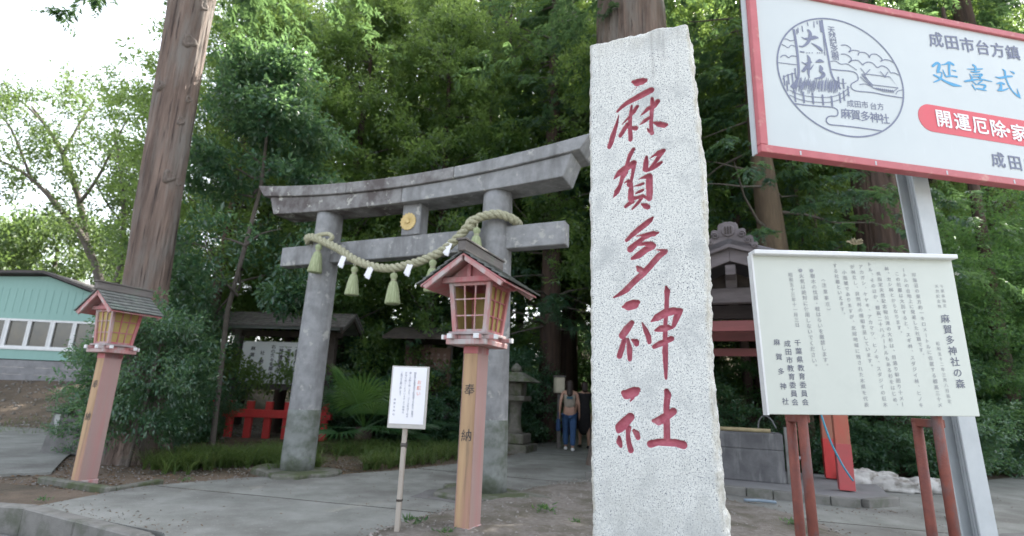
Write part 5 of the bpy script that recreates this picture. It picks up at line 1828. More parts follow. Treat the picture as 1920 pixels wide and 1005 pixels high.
def conifer_crown(name, seed, H, z0, Rr, nb, m, prof=1.0, nf=13, nlf=26):
    """drooping sprays on whorled boughs: each frond a flat, feathered spray"""
    g = np.random.default_rng(seed)
    z = z0 + (H - z0) * g.uniform(0, 1, nb) ** .9
    a = g.uniform(0, 2 * math.pi, nb)
    ln = Rr * np.clip(1.04 - ((z - z0) / (H - z0)) ** 1.4, .12, 1) * g.uniform(.6, 1.1, nb) * (1 + .5 * (fbm(np.cos(a) * 2, np.sin(a) * 2, z, 2, seed) - .4))
    t = g.uniform(.22, 1, (nb, nf))
    out = np.stack([np.cos(a), np.sin(a), np.zeros(nb)], 1)
    sd = np.stack([-np.sin(a), np.cos(a), np.zeros(nb)], 1)
    drop = -.10 * ln[:, None] * t - .35 * ln[:, None] * t ** 3 * .5
    B = out[:, None] * (ln[:, None] * t)[..., None] + np.stack([np.zeros((nb, nf)), np.zeros((nb, nf)), z[:, None] + drop], 2)
    FD = unit(out[:, None] * .55 + sd[:, None] * g.normal(0, .85, (nb, nf, 1)) + np.stack([np.zeros((nb, nf)), np.zeros((nb, nf)), -g.uniform(.1, .9, (nb, nf))], 2))
    B, FD = B.reshape(-1, 3), FD.reshape(-1, 3)
    n = len(B)
    flen = g.uniform(.28, .55, (n, 1, 1))
    tt = g.uniform(0, 1, (n, nlf, 1))
    up = np.array([0, 0, 1.])
    fs = unit(np.cross(FD, up) + 1e-4)
    sg = np.where(g.uniform(0, 1, (n, nlf, 1)) < .5, -1., 1.)
    C = B[:, None] + FD[:, None] * flen * tt + up * (-.10 * tt ** 2) + g.normal(0, .012, (n, nlf, 3))
    LD = unit(FD[:, None] * .75 + fs[:, None] * sg * .75 + g.normal(0, .18, (n, nlf, 3)) + up * -.12)
    NN = unit(np.cross(fs, FD)[:, None] + g.normal(0, .35, (n, nlf, 3)))
    NN = unit(NN - LD * np.sum(NN * LD, -1, keepdims=True))
    LL = (.17 * (1.15 - tt[..., 0]) * g.uniform(.7, 1.2, (n, nlf))).ravel()
    tint = np.clip(np.repeat(g.normal(.4, .16, n), nlf) + g.normal(0, .1, n * nlf) + .18 * tt.ravel(), 0, 1)
    return leaf_mesh(name, C.reshape(-1, 3), LD.reshape(-1, 3), NN.reshape(-1, 3), LL, LL * .20 + .008, tint, m, fold=.1), (z, a, ln)


def trunk_mesh(name, m, pts, rad, n=20, furrow=.08, freq=7, seed=0, rows=60, flare=0.):
    """furrowed trunk along pts with radii rad"""
    pts = np.array(pts, float)
    tt = np.linspace(0, 1, len(pts))
    T = np.linspace(0, 1, rows)
    cx, cy, cz = (np.interp(T, tt, pts[:, k]) for k in range(3))
    rr_ = np.interp(T, tt, rad)
    a = np.linspace(0, 2 * math.pi, n, endpoint=False)[None, :]
    zz_ = cz[:, None]
    fl = flare * np.exp(-(zz_ - cz[0]) / .55)
    r_ = rr_[:, None] * (1 + fl * (1 + .45 * np.cos(5 * a + seed)) + furrow * (fbm(np.cos(a) * freq, np.sin(a) * freq, zz_ * .9 + seed, 4, seed) - .47) * 2.2 + .05 * np.sin(3 * a + zz_ * .5))
    X_, Y_ = cx[:, None] + r_ * np.cos(a), cy[:, None] + r_ * np.sin(a)
    V = np.stack([X_, Y_, np.broadcast_to(zz_, X_.shape)], 2).reshape(-1, 3)
    i = np.arange(rows - 1)[:, None] * n + np.arange(n)[None]
    j = np.arange(rows - 1)[:, None] * n + ((np.arange(n) + 1) % n)[None]
    F = np.stack([i, j, j + n, i + n], 2).reshape(-1, 4)
    return mesh_np(name, V, F, m, smooth=True)


def limbs(name, m, seed, n, z0, z1, ln, r0=.05, up=.3, cx=0., cy=0.):
    g = random.Random(seed)
    b = MB()
    for i in range(n):
        z = g.uniform(z0, z1)
        a = g.uniform(0, 6.28)
        l_ = ln * g.uniform(.5, 1.) * (1.1 - .6 * (z - z0) / (z1 - z0))
        p = [Vector((cx, cy, z))]
        d = Vector((math.cos(a), math.sin(a), up * g.uniform(.2, 1.6)))
        for k in range(4):
            d = (d + Vector((g.uniform(-.3, .3), g.uniform(-.3, .3), g.uniform(-.3, .3)))).normalized()
            p.append(p[-1] + d * l_ / 4)
        b.tube(p, [r0, r0 * .8, r0 * .55, r0 * .35, r0 * .15], 5, caps=False)
    return b.mesh(name, m, True)


# ---- shared crowns
CR_TALL = [broad_crown('crown', 11 + k, 13.5, .9, 2.9, 1900, 30, .118, LEAFG, 'tall', .41, twig=.36) for k in range(2)]
CR_HIGH = [broad_crown('crown', 21 + k, 13.5, 3.3, 3.1, 1750, 30, .118, LEAFG, 'round', .41, twig=.36) for k in range(2)]
CR_BUSH = [broad_crown('crown', 31 + k, 2.6, .1, 1.25, 430, 28, .098, LEAFB, 'round', .41, twig=.32, lump=.9, tuft=.7) for k in range(2)]
CR_NEAR = broad_crown('crown', 41, 8.6, 2.5, 1.3, 900, 30, .125, LEAFB, 'tall', .45, twig=.32, lump=1.0, tuft=.8)
CON = [conifer_crown('crown', 51 + k, 17., 3.2, 4.0, 205, LEAFC) for k in range(2)]
CR_MAPLE = []
for k in range(2):
    g = np.random.default_rng(61 + k)
    n_lay, P, D = 46, [], []
    for i in range(n_lay):
        a, r_, z = g.uniform(0, 6.28), g.uniform(.1, 2.3), g.uniform(1.2, 6.6)
        c = np.array([r_ * math.cos(a), r_ * math.sin(a), z])
        m_ = 46
        q = g.normal(0, 1, (m_, 3)) * np.array([.62, .62, .06])
        P.append(c + q)
        D.append(unit(q * np.array([1, 1, .2]) + np.array([math.cos(a), math.sin(a), -.15]) * .6))
    P, D = np.concatenate(P), np.concatenate(D)
    C, LD, NN, LL = spray_leaves(P, D, g, 18, .26, .070, jit=.03, upn=1.6)
    tint = np.clip(np.repeat(g.normal(.5, .15, len(P)), 18) + g.normal(0, .1, len(C)), 0, 1)
    CR_MAPLE.append(leaf_mesh('crown', C, LD, NN, LL, LL * .62, tint, LEAFM))
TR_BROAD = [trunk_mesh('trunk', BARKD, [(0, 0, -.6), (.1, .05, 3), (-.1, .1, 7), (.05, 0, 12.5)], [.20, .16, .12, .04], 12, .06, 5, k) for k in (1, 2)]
LB_BROAD = [limbs('limbs', TWIG, k, 34, 2., 12., 2.6, .045, .5) for k in (3, 4)]
LB_NEAR = limbs('limbs', TWIG, 12, 16, 2.6, 8., 1.1, .03, .5)
TR_CON = [trunk_mesh('trunk', BARKD, [(0, 0, -.6), (0, 0, 8), (.1, 0, 17)], [.34, .25, .05], 18, .08, 7, k, flare=.35) for k in (5, 6)]
LB_CON = [limbs('limbs', TWIG, k, 60, 3., 16., 3., .04, -.05) for k in (7, 8)]


def gz(x, y):
    return float(ground_h(x, y))


def tree(name, x, y, crown, trunk, limb, label, group=None, s=1., rz=0., sz=1., cat='tree', lean=(0, 0)):
    t = thing(name, label, cat, (x, y, gz(x, y) - .02), rz, group)
    t.scale = (s, s, s * sz)
    t.rotation_euler = (lean[0], lean[1], rz)
    if trunk is not None:
        link('trunk', trunk, t)
    if limb is not None:
        link('limbs', limb, t)
    link('crown', crown, t)
    return t


EV = 'evergreen trees behind the gate'
BROAD = [  # x, y, kind(0 full, 1 high), scale, label
    (-7.3, 14.9, 0, .92, 'dense glossy evergreen just right of the big trunk, above the rules board'),
    (-4.6, 14.6, 0, .95, 'dark glossy evergreen rising behind the left half of the stone gate'),
    (-2.2, 14.9, 0, .90, 'glossy evergreen with bright leaves rising behind the middle of the stone gate'),
    (-.4, 16.4, 1, 1.0, 'tall evergreen behind the right post of the gate, arching over the path'),
    (.3, 19.8, 1, 1.05, 'sunlit evergreen far up the path, seen beyond the walkers'),
    (4.0, 17.0, 1, 1.0, 'evergreen with yellow-green backlit leaves beside the stone pillar top'),
    (-6.4, 17.6, 0, 1.0, 'evergreen in the second row above the picket fence'),
    (-3.2, 19.5, 0, 1.05, 'evergreen in the third row behind the gold emblem'),
    (7.2, 15.6, 0, .85, 'shaded evergreen behind the pavilion roof'),
    (10.6, 16.2, 0, .9, 'dark evergreen behind the big shrine sign'),
    (14.2, 16.0, 0, .9, 'evergreen at the far side of the shrine sign'),
    (6.4, 21.0, 1, 1.1, 'tall evergreen deep in the wood between two dark trunks'),
    (12.5, 21.5, 0, 1.1, 'evergreen deep in the wood beyond the steel post'),
    (18.5, 19.0, 0, 1.0, 'evergreen at the far end of the road'),
    (-7.1, 12.6, 1, .85, 'evergreen closing the gap right of the great bare trunk'),
    (-5.9, 14.2, 1, .82, 'small-crowned evergreen above the rules board, between trunk and gate'),
    (-8.3, 15.4, 0, .85, 'outermost evergreen right of the great bare trunk, over the bank'),
    (-5.0, 21.5, 0, 1.25, 'large evergreen in the back row above the left end of the gate'),
    (-1.2, 22.5, 1, 1.35, 'large evergreen in the back row above the gate top'),
    (1.9, 17.8, 1, 1.15, 'evergreen spreading over the path behind the great trunk'),
    (3.2, 24.5, 1, 1.4, 'large sunlit evergreen at the end of the shrine path'),
    (9.0, 23.5, 1, 1.3, 'large evergreen in the back row behind the shrine sign'),
    (6.2, 13.4, 1, .95, 'broad evergreen over the pavilion roof'),
    (12.3, 18.2, 1, 1.1, 'broad evergreen over the shrine sign'),
    (16.4, 17.2, 0, 1.15, 'evergreen in the second row along the road'),
    (3.3, 12.9, 1, .88, 'evergreen added behind the inscribed stone pillar to shade the path'),  # extra high crown, put in to keep sun patches off the near path
    (20.5, 14.0, 1, 1.0, 'evergreen overhanging the road beyond the picture edge'),
]
for i, (x, y, k, s, lab) in enumerate(BROAD):
    tree('evergreen_tree', x, y, (CR_HIGH if k else CR_TALL)[i % 2], TR_BROAD[i % 2], LB_BROAD[i % 2], lab, EV, s, i * 1.7, 1.0 + .04 * max(0, y - 13))

for i, (x, y, s, lab) in enumerate([
        (5.35, 10.3, .92, 'conifer with a leaning tan trunk and dark drooping sprays beside the shrine sign'),
        (1.1, 14.6, .95, 'drooping dark conifer hanging over the path above the gate'),
        (-1.2, 18.2, 1.05, 'tall conifer behind the gate, its sprays against bright sky'),
        (2.4, 21.5, 1.1, 'far conifer at the end of the shrine path'),
        (8.8, 18.5, 1.1, 'tall conifer in the wood behind the pavilion'),
        (15.5, 22., 1.1, 'far conifer beyond the road'),
        (5.0, 16.0, 1.15, 'tall conifer added behind the stone pillar to keep sun off the path')]):  # last conifer is added to block sun from the near path
    z_ = trunk_mesh('trunk', BARKY, [(.12, 0, -.6), (0, 0, 3), (-.35, 0, 7), (-.5, 0, 17)], [.36, .33, .22, .05], 20, .07, 8, 3, flare=.2) if i == 0 else TR_CON[i % 2]
    tree('conifer_tree', x, y, CON[i % 2][0], z_, LB_CON[i % 2], lab, 'conifers in the shrine wood', s, i * 2.1 if i else .4)

# ---- the great cedar trunks
def cedar(name, label, x, y, pts, rad, m, seed, knots=(), n=150, rows=260, crown=None, flare=.5, fur=.085):
    t = thing(name, label, 'tree', (x, y, gz(x, y)), 0, 'great cedars')
    link('trunk', trunk_mesh('trunk', m, pts, rad, n, fur, 13, seed, rows, flare), t)
    for (a, z, s) in knots:
        r_ = float(np.interp(z, [p[2] for p in pts], rad))
        cx = float(np.interp(z, [p[2] for p in pts], [p[0] for p in pts]))
        cy = float(np.interp(z, [p[2] for p in pts], [p[1] for p in pts]))
        b = MB()
        b.lathe([(s * 1.3, -.10), (s * 1.05, .01), (s * .8, .035), (s * .5, .03), (s * .4, .012), (s * .1, .008)], 14, ridges=3, amp=.18)
        o = b.build('branch_scar', SCAR, t, smooth=True)
        o.location = (cx + math.cos(a) * r_ * .97, cy + math.sin(a) * r_ * .97, z)
        o.rotation_euler = Vector((math.cos(a), math.sin(a), .15)).to_track_quat('Z', 'Y').to_euler()
        o.scale = (1, 1.25, 1)
    if crown is not None:
        c = link('crown', crown, t)
    return t


CEDTOP, _ = conifer_crown('crown', 71, 22., 8.6, 3.6, 230, LEAFC)
av = math.atan2(-8.0, 5.5)
cedar('cedar_tree', 'great bare red-brown cedar trunk with pale branch scars beside the turquoise building', -5.52, 8.25,
      [(.10, -.10, -.3), (.08, -.10, .6), (-.07, -.2, 2.55), (-.14, -.25, 5), (-.19, -.30, 7.5), (-.2, -.3, 21)], [.44, .36, .29, .30, .335, .08], BARK, 4,
      [(av + .50, 7.35, .075), (av + .15, 6.62, .10), (av + .55, 5.62, .055), (av + .35, 5.2, .06), (av - .9, 5.75, .07), (av + .25, 4.25, .085), (av + .75, 4.2, .06)], crown=CEDTOP)  # crown sits out of view above the trunk, added for shade
cedar('cedar_tree', 'great cedar whose furrowed trunk rises straight above the inscribed stone pillar', 2.30, 9.6, [(0, 0, -.3), (0, 0, 2), (0, 0, 8), (0, 0, 22)], [.80, .72, .70, .2], BARK, 9, crown=CEDTOP, flare=.2)
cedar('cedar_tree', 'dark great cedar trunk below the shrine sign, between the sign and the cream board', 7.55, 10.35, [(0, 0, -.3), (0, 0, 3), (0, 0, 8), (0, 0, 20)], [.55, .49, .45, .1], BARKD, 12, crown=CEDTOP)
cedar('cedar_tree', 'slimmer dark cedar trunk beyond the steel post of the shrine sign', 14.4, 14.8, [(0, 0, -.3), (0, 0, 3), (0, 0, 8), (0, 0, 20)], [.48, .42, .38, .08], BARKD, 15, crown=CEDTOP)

# ---- slim bare trunks among the crowns
for i, (x, y, r_, lab) in enumerate([(-.9, 15.2, .10, 'slim dark trunk seen beyond the brown notice board'), (3.4, 15.2, .13, 'slim trunk standing beyond the person in black'), (5.9, 13.2, .12, 'slim trunk behind the pavilion'),
                                     (7.4, 12.4, .08, 'thin pale trunk above the sandbags'), (3.0, 18.4, .15, 'slim trunk deep in the wood at the path end'), (11.6, 14.6, .10, 'slim trunk behind the steel sign post')]):
    t = thing('slim_tree', lab, 'tree', (x, y, gz(x, y) - .05), i, 'slim trunks in the wood')
    link('trunk', trunk_mesh('trunk', BARKY if i % 2 else BARKD, [(0, 0, -.2), (.1, .05, 3), (.0, .1, 8), (.1, 0, 11)], [r_, r_ * .9, r_ * .7, r_ * .3], 10, .08, 5, i, 40), t)
    c = link('crown', CR_HIGH[i % 2], t)
    c.scale = (.5, .5, .55)
    c.location = (0, 0, 4.2)

# ---- layered maples above the road
for i, (x, y, s, lab) in enumerate([(8.5, 11.1, .72, 'layered green maple above the sandbags, right of the leaning conifer'), (10.8, 11.6, .9, 'layered green maple beyond the steel sign post'), (13.4, 12.6, .9, 'layered green maple overhanging the road at the picture edge'),
                                    (7.2, 13.0, .8, 'shaded maple behind the pavilion roof'), (12.3, 14.5, 1.0, 'tall layered maple in the second row')]):
    tree('maple_tree', x, y, CR_MAPLE[i % 2], TR_BROAD[i % 2].copy(), None, lab, 'maples above the road', s, i * 1.3)

# ---- near shrubs
tree('climbing_evergreen', -5.05, 9.75, CR_NEAR, trunk_mesh('trunk', TWIG, [(0, 0, -.3), (-.15, .1, 2.5), (.1, 0, 5), (0, 0, 8)], [.05, .045, .035, .015], 10, .06, 5, 6), LB_NEAR, 'leafy blue-green evergreen growing up against the great bare trunk', None, .98, .3, cat='tree')
CR_SIDE = broad_crown('crown', 45, 2.75, .55, 1.0, 560, 30, .095, LEAFB, 'round', .40, twig=.30, lump=.9, tuft=.6)
tree('shrub', -4.92, 7.5, CR_SIDE, trunk_mesh('trunk', TWIG, [(-.1, .2, -.3), (0, .1, .8), (.1, 0, 2)], [.04, .035, .02], 8, .05, 5, 6), None, 'blue-green shrub leaning out before the great trunk, right of the farther lantern', 'shrubs round the great trunk', .66, .5, 1.25, 'shrub')
SH = [(-5.75, 8.95, .60, 1.5, 'big rounded shrub at the foot of the great bare trunk'), (-6.75, 10.4, .72, 1.9, 'tall blue-green shrub between the great trunk and the rules board'),
      (-6.35, 11.2, .5, 1.0, 'small shrub in front of the end of the red picket fence'), (-6.4, 9.0, .5, .9, 'little shrub behind the lantern by the tree'),
      (-7.4, 12.0, .9, 1.2, 'shrub filling the corner left of the red picket fence')]
for i, (x, y, s, sz, lab) in enumerate(SH):
    tree('shrub', x, y, CR_BUSH[i % 2], None, None, lab, 'shrubs round the great trunk', s, i * 2., sz, 'shrub')
SH2 = [(-2.2, 12.9, .8, .8, 'dark shrub behind the fan palm'), (-.6, 13.0, .75, .75, 'dark shrub below the brown notice board'), (-1.3, 11.9, .40, .5, 'low shrub at the path edge beside the palm'),
       (-3.6, 13.6, 1.0, 1.0, 'dark shrub behind the gate, above the picket fence'), (-.1, 13.6, .8, 1.0, 'dark shrub beyond the stone lantern'), (.4, 14.6, .8, 1.1, 'brownish dark shrub between stone lantern and walkers'),
       (-8.3, 14.2, .8, .9, 'shrub at the bank below the turquoise building')]
for i, (x, y, s, sz, lab) in enumerate(SH2):
    tree('shrub', x, y, CR_BUSH[(i + 1) % 2], None, None, lab, 'shrubs in shade behind the gate', s, i * 1.4, sz, 'shrub')
SH3 = [(5.6, 9.9, .62, .8, 'dark bush behind the red pavilion pillar'), (6.5, 9.7, .7, .75, 'bush right behind the sandbags'), (7.5, 10.0, .8, .8, 'bush seen between the two pairs of rusty legs'), (8.7, 10.6, .9, .85, 'bush behind the steel sign post'),
       (9.9, 11.3, .9, .9, 'yellow-green sunlit bush at the road edge'), (11.2, 12.1, .9, .9, 'bush at the road edge near the picture border'), (3.9, 10.8, .8, .7, 'low bush behind the stone basin'), (12.6, 12.9, 1., .9, 'outermost bush along the road'),
       (7.6, 11.6, 1.1, 1.1, 'bigger dark bush behind the roadside bushes'), (10.4, 12.9, 1.1, 1.2, 'bigger bush under the maples')]
for i, (x, y, s, sz, lab) in enumerate(SH3):
    tree('shrub', x, y, CR_BUSH[i % 2], None, None, lab, 'bushes along the road', s, i * 1.1, sz, 'shrub')

# ---- airy tree left of the great trunk: explicit boughs with foliage along them
g = np.random.default_rng(91)
AT = np.array([-10.1, 16.5, 0.])


def pt(px, py, y):
    return on_plane(px, py, (0, y, 0), np.array([0, 1, 0]))


airy = thing('airy_tree', 'airy pale green tree with spreading forked boughs against the white sky', 'tree', (-11.9, 16.5, gz(-11.9, 16.5)))
o_ = np.array(airy.location)
bough = [([(205, 700), (195, 560), (160, 455), (120, 400), (85, 355)], .16, 0), ([(160, 455), (150, 380), (118, 290), (85, 235), (60, 200)], .11, .5), ([(118, 290), (150, 230), (175, 190)], .06, .8),
         ([(150, 380), (185, 330), (215, 270), (240, 220)], .06, -.6), ([(120, 400), (70, 345), (20, 310), (-40, 290)], .08, -.4), ([(200, 600), (225, 500), (232, 420), (228, 330), (215, 250)], .11, -1.2),
         ([(228, 420), (265, 350), (290, 280)], .06, -1.), ([(85, 235), (40, 190), (0, 175)], .045, .8), ([(60, 340), (20, 240), (-20, 200)], .05, -.2), ([(232, 420), (200, 380), (180, 340)], .04, -1.5)]
bm = MB()
seeds = []
for pts, r0, dy in bough:
    q_ = [pt(x, y, 16.5 + dy * (i / (len(pts) - 1) + .5)) - o_ for i, (x, y) in enumerate(pts)]
    s_ = smooth_line([tuple(p) for p in q_], 5)
    bm.tube(s_, list(np.linspace(r0, r0 * .35, len(s_))), 7)
    for k in range(len(s_) // 3, len(s_)):
        seeds.append(s_[k])
bm.build('boughs', TWIG, airy, smooth=True)
P = []
for s_ in seeds:
    for k in range(1):
        c = np.array(s_) + g.normal(0, .45, 3) + np.array([0, 0, .15])
        P.append(c + g.normal(0, .17, (11, 3)))
for (px, py, n_, rr_) in ((60, 195, 8, 30), (150, 175, 9, 30), (220, 185, 8, 25), (275, 190, 6, 20), (30, 260, 7, 25), (100, 260, 8, 30), (190, 260, 9, 30), (260, 270, 8, 22), (20, 330, 6, 20), (265, 350, 7, 20), (240, 420, 9, 16), (232, 350, 10, 16), (225, 300, 8, 14), (245, 470, 9, 14), (270, 400, 9, 14), (275, 330, 9, 14), (165, 480, 6, 14), (135, 420, 6, 12), (120, 330, 6, 14), (0, 200, 5, 25), (290, 420, 4, 10), (215, 470, 5, 20), (265, 480, 5, 20), (150, 320, 4, 25), (60, 300, 4, 25)):
    for k in range(n_):
        c = pt(px + g.normal(0, rr_), py + g.normal(0, rr_ * .7), 16.5 + g.normal(0, 1.0)) - o_
        P.append(c + g.normal(0, .19, (15, 3)))
P = np.concatenate(P)
D = unit(g.normal(0, 1, P.shape) + np.array([0, 0, .1]))
C, LD, NN, LL = spray_leaves(P, D, g, 6, .28, .115)
link('crown', leaf_mesh('crown', C, LD, NN, LL, LL * .5, np.clip(g.normal(.5, .2, len(C)), 0, 1), LEAFA), airy)

g = np.random.default_rng(95)
for i, (x, y, s, sz, lab) in enumerate([(-21.5, 24.5, 1.6, 1.25, 'pale yellow-green tree behind the turquoise building roof'), (-26.5, 25.5, 1.7, 1.2, 'pale tree top at the picture edge behind the building'), (-17.2, 25.5, 1.35, 1.15, 'pale tree top between the building and the great trunk')]):
    c = broad_crown('crown', 96 + i, 3.6, .6, 2.0, 1000, 18, .13, LEAFA, 'round', .22, twig=.4)
    t = thing('pale_tree', lab, 'tree', (x, y, gz(x, y)), i, 'pale trees behind the building')
    t.scale = (s, s, s * sz)
    link('trunk', trunk_mesh('trunk', TWIG, [(0, 0, -.3), (0, .1, 1.5), (0, 0, 3)], [.12, .09, .04], 8, .06, 5, i, 20), t)
    link('crown', c, t)

for i, (x, y, s, lab) in enumerate([(-.6, 20.5, 1.3, 'low growth deep behind the stone lantern'), (2.3, 23.6, 1.5, 'low growth closing the end of the path'), (4.6, 21.4, 1.3, 'low growth right of the far path'), (6.2, 17.5, 1.3, 'low growth deep behind the pavilion'), (9.6, 17.2, 1.3, 'low growth deep behind the cream board'), (-2.6, 17.2, 1.2, 'low growth deep behind the palm'), (12.6, 17.4, 1.3, 'low growth deep behind the steel post'), (4.2, 14.6, 1.0, 'low growth behind the stone basin'), (-4.9, 16.4, 1.2, 'low growth deep behind the rules board'), (0.9, 24., 1.4, 'low growth at the far bend of the path')]):
    tree('shrub', x, y, CR_BUSH[i % 2], None, None, lab, 'undergrowth of the wood', s, i * 1.9, 1.05, 'shrub')

# ---- fan palm
PALM_S = 1.3
pm_ = thing('fan_palm', 'fan palm with stiff radiating green leaves by the path edge behind the gate', 'palm', (-2.8, 11.0, gz(-2.8, 11.0) - .22))
link('trunk', trunk_mesh('trunk', BARKD, [(0, 0, -.1), (0, 0, .5)], [.14, .12], 12, .15, 9, 3, 14), pm_)
pm_.scale = (PALM_S,) * 3
g = random.Random(8)
for i in range(19):
    a = i * 2.4
    el = g.uniform(-.25, 1.05)
    l_ = g.uniform(.45, .7)
    base = Vector((0, 0, .48))
    d = Vector((math.cos(a) * math.cos(el), math.sin(a) * math.cos(el), math.sin(el)))
    tip = base + d * l_
    V, F = [], []
    s_ = d.cross(Vector((0, 0, 1))).normalized()
    up = s_.cross(d)
    # stalk
    for p_, r_ in ((base, .012), (tip, .008)):
        V += [tuple(p_ + s_ * r_), tuple(p_ - s_ * r_), tuple(p_ + up * r_)]
    F += [(0, 1, 4, 3), (1, 2, 5, 4), (2, 0, 3, 5)]
    for k in range(23):
        th = -1.95 + 3.9 * k / 22
        dd = (d * math.cos(th) + s_ * math.sin(th) + up * .12).normalized()
        ww = dd.cross(up).normalized() * .017
        L_ = .58 * (1 - .22 * abs(th) / 2)
        b_ = len(V)
        p1, p2 = tip + dd * L_ * .6, tip + dd * L_ + Vector((0, 0, -.10 * L_ - .04))
        V += [tuple(tip), tuple(p1 + ww), tuple(p1 - ww), tuple(p2), tuple(p1 + up * .012)]
        F += [(b_, b_ + 1, b_ + 4), (b_, b_ + 4, b_ + 2), (b_ + 1, b_ + 3, b_ + 4), (b_ + 4, b_ + 3, b_ + 2)]
    me = bpy.data.meshes.new('palm_leaf')
    me.from_pydata(V, [], F)
    at = me.attributes.new('tint', 'FLOAT', 'POINT')
    at.data.foreach_set('value', [.35 + .5 * (el > .8) + g.uniform(-.1, .1)] * len(V))
    me.materials.append(LEAFP)
    link('palm_leaf', me, pm_)


# ---- grass strip, weeds, litter
def blades(name, XY, Zb, L, W, m, label, seed, splay=.7):
    g = np.random.default_rng(seed)
    n = len(XY)
    a = g.uniform(0, 6.28, n)
    d = np.stack([np.cos(a), np.sin(a), np.zeros(n)], 1)
    s_ = np.stack([-np.sin(a), np.cos(a), np.zeros(n)], 1) * (W * g.uniform(.6, 1.2, n))[:, None]
    l_ = (L * g.uniform(.5, 1.2, n))[:, None]
    sp = g.uniform(.2, 1, n)[:, None] * splay
    B = np.stack([XY[:, 0], XY[:, 1], Zb], 1)
    up = np.array([0, 0, 1.])
    p1 = B + (up * .75 + d * sp * .35) * l_ * .5
    p2 = B + (up * .95 + d * sp * 1.1) * l_ * .8
    p3 = B + (up * (.95 - sp * .35) + d * sp * 1.8) * l_
    V = np.stack([B - s_, B + s_, p1 - s_, p1 + s_, p2 - s_ * .7, p2 + s_ * .7, p3, p3], 1).reshape(-1, 3)
    i = np.arange(n)[:, None] * 8
    F = np.concatenate([i + np.array([[0, 1, 3]]), i + np.array([[0, 3, 2]]), i + np.array([[2, 3, 5]]), i + np.array([[2, 5, 4]]), i + np.array([[4, 5, 6]])])
    t = np.repeat(np.clip(g.normal(.45, .22, n), 0, 1), 8)
    return tag(link(name, mesh_np(name, V, F, m, tint=t)), label, kind='stuff')


g = np.random.default_rng(17)
strip = [(-4.75, 7.3), (-4.2, 6.75), (-3.3, 7.1), (-2.3, 7.75), (-1.7, 8.4), (-1.0, 9.4), (-.5, 10.6), (-1.9, 11.2), (-3.2, 10.8), (-4.0, 9.6), (-4.6, 8.4)]
q = g.uniform((-5.2, 6.5), (-.3, 11.4), (60000, 2))
q = q[in_poly(q[:, 0], q[:, 1], strip) & ~in_poly(q[:, 0], q[:, 1], main)]
den = fbm(q[:, 0] * 2.2, q[:, 1] * 2.2, 0, 3, 8)
q = q[(den > .42) & (g.uniform(0, 1, len(q)) < np.where(q[:, 1] < 8.6, 1, .35))][:11000]
# tufted: pull blades towards clump centres
cc = np.round(q * 7) / 7 + (vn(np.round(q[:, 0] * 7) * 3.1, np.round(q[:, 1] * 7) * 2.7, 0, 3)[:, None] - .5) * .1
q = cc + (q - cc) * .5
blades('grass', q, ground_h(q[:, 0], q[:, 1]), .30, .0045, GRASSM, 'long arching grass along the path edge below the fence', 18, 1.35)
q = g.uniform((7.5, 9.3), (13, 13.2), (9000, 2))
q = q[(q[:, 1] > 9.45 + (q[:, 0] - 7) * .52) & (q[:, 1] < 10.4 + (q[:, 0] - 7) * .55)]
blades('roadside_grass', q, ground_h(q[:, 0], q[:, 1]), .32, .006, GRASSM, 'rough grass at the foot of the roadside bushes', 19)
q = g.uniform((-12, 11.2), (-6.2, 13.4), (900, 2))
blades('bank_grass', q, ground_h(q[:, 0], q[:, 1]), .10, .004, GRASSM, 'thin grass on the bank below the building', 20)

# small weeds on the gravel and the dirt
for i, (x, y, s, lab) in enumerate([(-.72, 4.62, .9, 'weed at the gravel edge beside the white stake'), (.38, 5.35, 1., 'weed in the gravel between lantern post and stone pillar'), (-.42, 4.4, .6, 'weed at the foot of the pink lantern'), (.62, 4.9, .5, 'tiny weed close to the stone pillar'),
                                    (1.72, 4.6, .6, 'weed in the gravel right of the stone pillar'), (-.3, 5.6, .5, 'weed just behind the pink lantern post'), (2.6, 5.15, .7, 'dark weed at the concrete edge behind the rusty legs'), (-3.6, 6.45, .6, 'weed on the dirt near the grass strip'), (-4.1, 5.15, .5, 'weed by the kerb corner')]):
    g = np.random.default_rng(100 + i)
    n = 34
    a = g.uniform(0, 6.28, n)
    C = np.stack([g.normal(0, .05, n), g.normal(0, .05, n), g.uniform(.0, .06, n)], 1)
    LD = unit(np.stack([np.cos(a), np.sin(a), g.uniform(.1, .9, n)], 1))
    NN = unit(np.cross(LD, np.stack([-np.sin(a), np.cos(a), np.zeros(n)], 1)) * -1)
    o = link('weed', leaf_mesh('weed', C, LD, NN, g.uniform(.03, .09, n), g.uniform(.012, .03, n), np.clip(g.normal(.75, .15, n), 0, 1), LEAFM))
    o.location = (x, y, max(0.0, gz(x, y)) + (.035 if in_poly(np.array([x]), np.array([y]), isl)[0] else 0))
    o.scale = (s, s, s)
    tag(o, lab, 'weed', 'small weeds')


def litter(name, q, z, m, label, seed, L=.045):
    g = np.random.default_rng(seed)
    n = len(q)
    a = g.uniform(0, 6.28, n)
    LD = unit(np.stack([np.cos(a), np.sin(a), g.normal(0, .15, n)], 1))
    NN = unit(np.stack([g.normal(0, .25, n), g.normal(0, .25, n), np.ones(n)], 1))
    NN = unit(NN - LD * np.sum(NN * LD, -1, keepdims=True))
    C = np.stack([q[:, 0], q[:, 1], z + .006], 1)
    return tag(link(name, leaf_mesh(name, C, LD, NN, L * g.uniform(.6, 1.3, n), L * .45, g.uniform(0, 1, n), m)), label, kind='stuff')


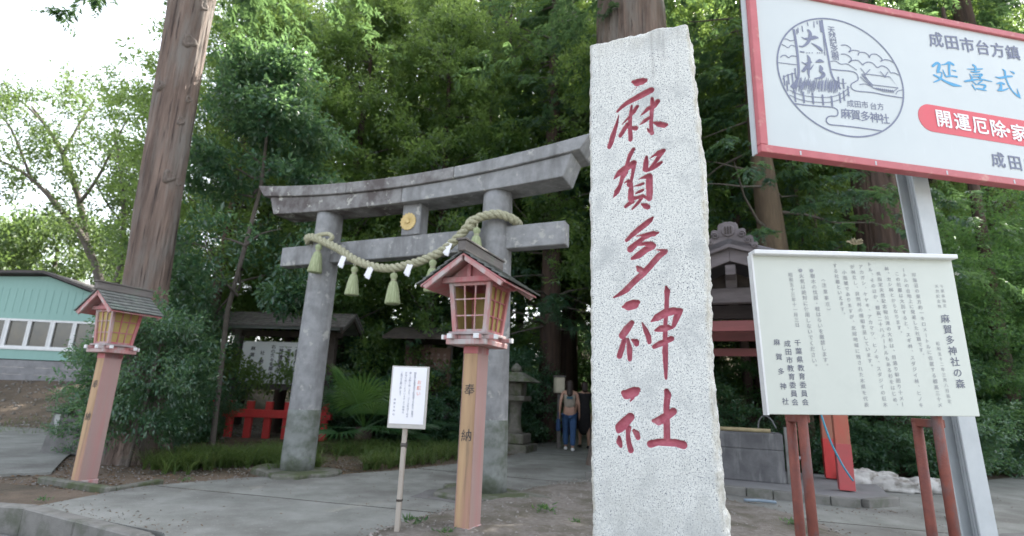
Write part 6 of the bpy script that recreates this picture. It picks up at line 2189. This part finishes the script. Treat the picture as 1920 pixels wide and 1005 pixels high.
DRY = mat('dry_leaf', (.20, .12, .06), (.12, .075, .04), 2, .8, world=True)
g = np.random.default_rng(40)
q = g.uniform((-7, 5.2), (-.2, 12), (5200, 2))
q = q[~in_poly(q[:, 0], q[:, 1], main)]
litter('fallen_leaves', q, ground_h(q[:, 0], q[:, 1]), DRY, 'brown fallen leaves under the trees left of the path', 41)
q = g.uniform((-1, 12), (14, 19), (9000, 2))
q = q[~in_poly(q[:, 0], q[:, 1], main)]
litter('leaf_litter', q, ground_h(q[:, 0], q[:, 1]), DRY, 'brown leaf litter on the floor of the wood', 42, .10)
q = g.uniform((-3.8, 4), (7, 11), (900, 2))
q = q[in_poly(q[:, 0], q[:, 1], main)]
litter('stray_leaves', q, np.zeros(len(q)), DRY, 'stray dry leaves and needles on the concrete', 43, .022)
# grit and needles gathered along the edges of the concrete
E_ = []
for a_, b_ in list(zip(main[1:9], main[2:10])) + list(zip(isl, isl[1:])) + [((3.1, 6.2), (4.3, 6.2)), ((-3.98, 5.02), (-2.5, 4.35))]:
    m_ = int(math.dist(a_, b_) * 130)
    t_ = g.uniform(0, 1, (m_, 1))
    E_.append(np.array(a_) * (1 - t_) + np.array(b_) * t_ + g.normal(0, .10, (m_, 2)))
E_ = np.concatenate(E_)
E_ = E_[in_poly(E_[:, 0], E_[:, 1], main)]
pebbles('grit', E_[::2], np.full(len(E_[::2]), .003), .002, .009, STONES, 'grit along the edges of the concrete', 44)
litter('needle_litter', E_[1::3], np.zeros(len(E_[1::3])), DRY, 'brown needles gathered along the edges of the concrete', 45, .024)

# ---- the wood behind, too deep to tell its trees apart
g = np.random.default_rng(77)
n = 14000
x = g.uniform(-12, 60, n)
y = g.uniform(24, 44, n)
z = g.uniform(.2, 1, n) ** .8 * (16 + 11 * fbm(x * .16, y * .16, 0, 3, 5))
k = (x > -.50 * y + 1.5) & (fbm(x * .35, y * .35, z * .35, 3, 6) > .40)
P = np.stack([x, y, z + ground_h(x, y) * .8], 1)[k]
D = unit(g.normal(0, 1, P.shape))
C, LD, NN, LL = spray_leaves(P, D, g, 12, 1.0, .29, jit=.12)
tint = np.clip(np.repeat(g.normal(.5, .2, len(P)), 12), 0, 1)
wood = leaf_mesh('woodland', C, LD, NN, LL, LL * .5, tint, LEAFG)
tag(link('woodland', wood), 'deep wood of mixed evergreens behind the shrine, reading as one mass', kind='stuff')
b = MB()
gg = random.Random(12)
for i in range(90):
    y_ = gg.uniform(22, 42)
    x_ = gg.uniform(-.42 * y_ + 1, 46)
    if abs(x_ - 2.1) < 1.6:
        continue
    r_ = gg.uniform(.12, .35)
    b.tube([(x_, y_, gz(x_, y_) - .3), (x_ + gg.uniform(-.5, .5), y_, 16)], [r_, r_ * .5], 8)
tag(b.build('woodland_trunks', BARKD, None, smooth=True), 'many far trunks deep in the wood', kind='stuff')
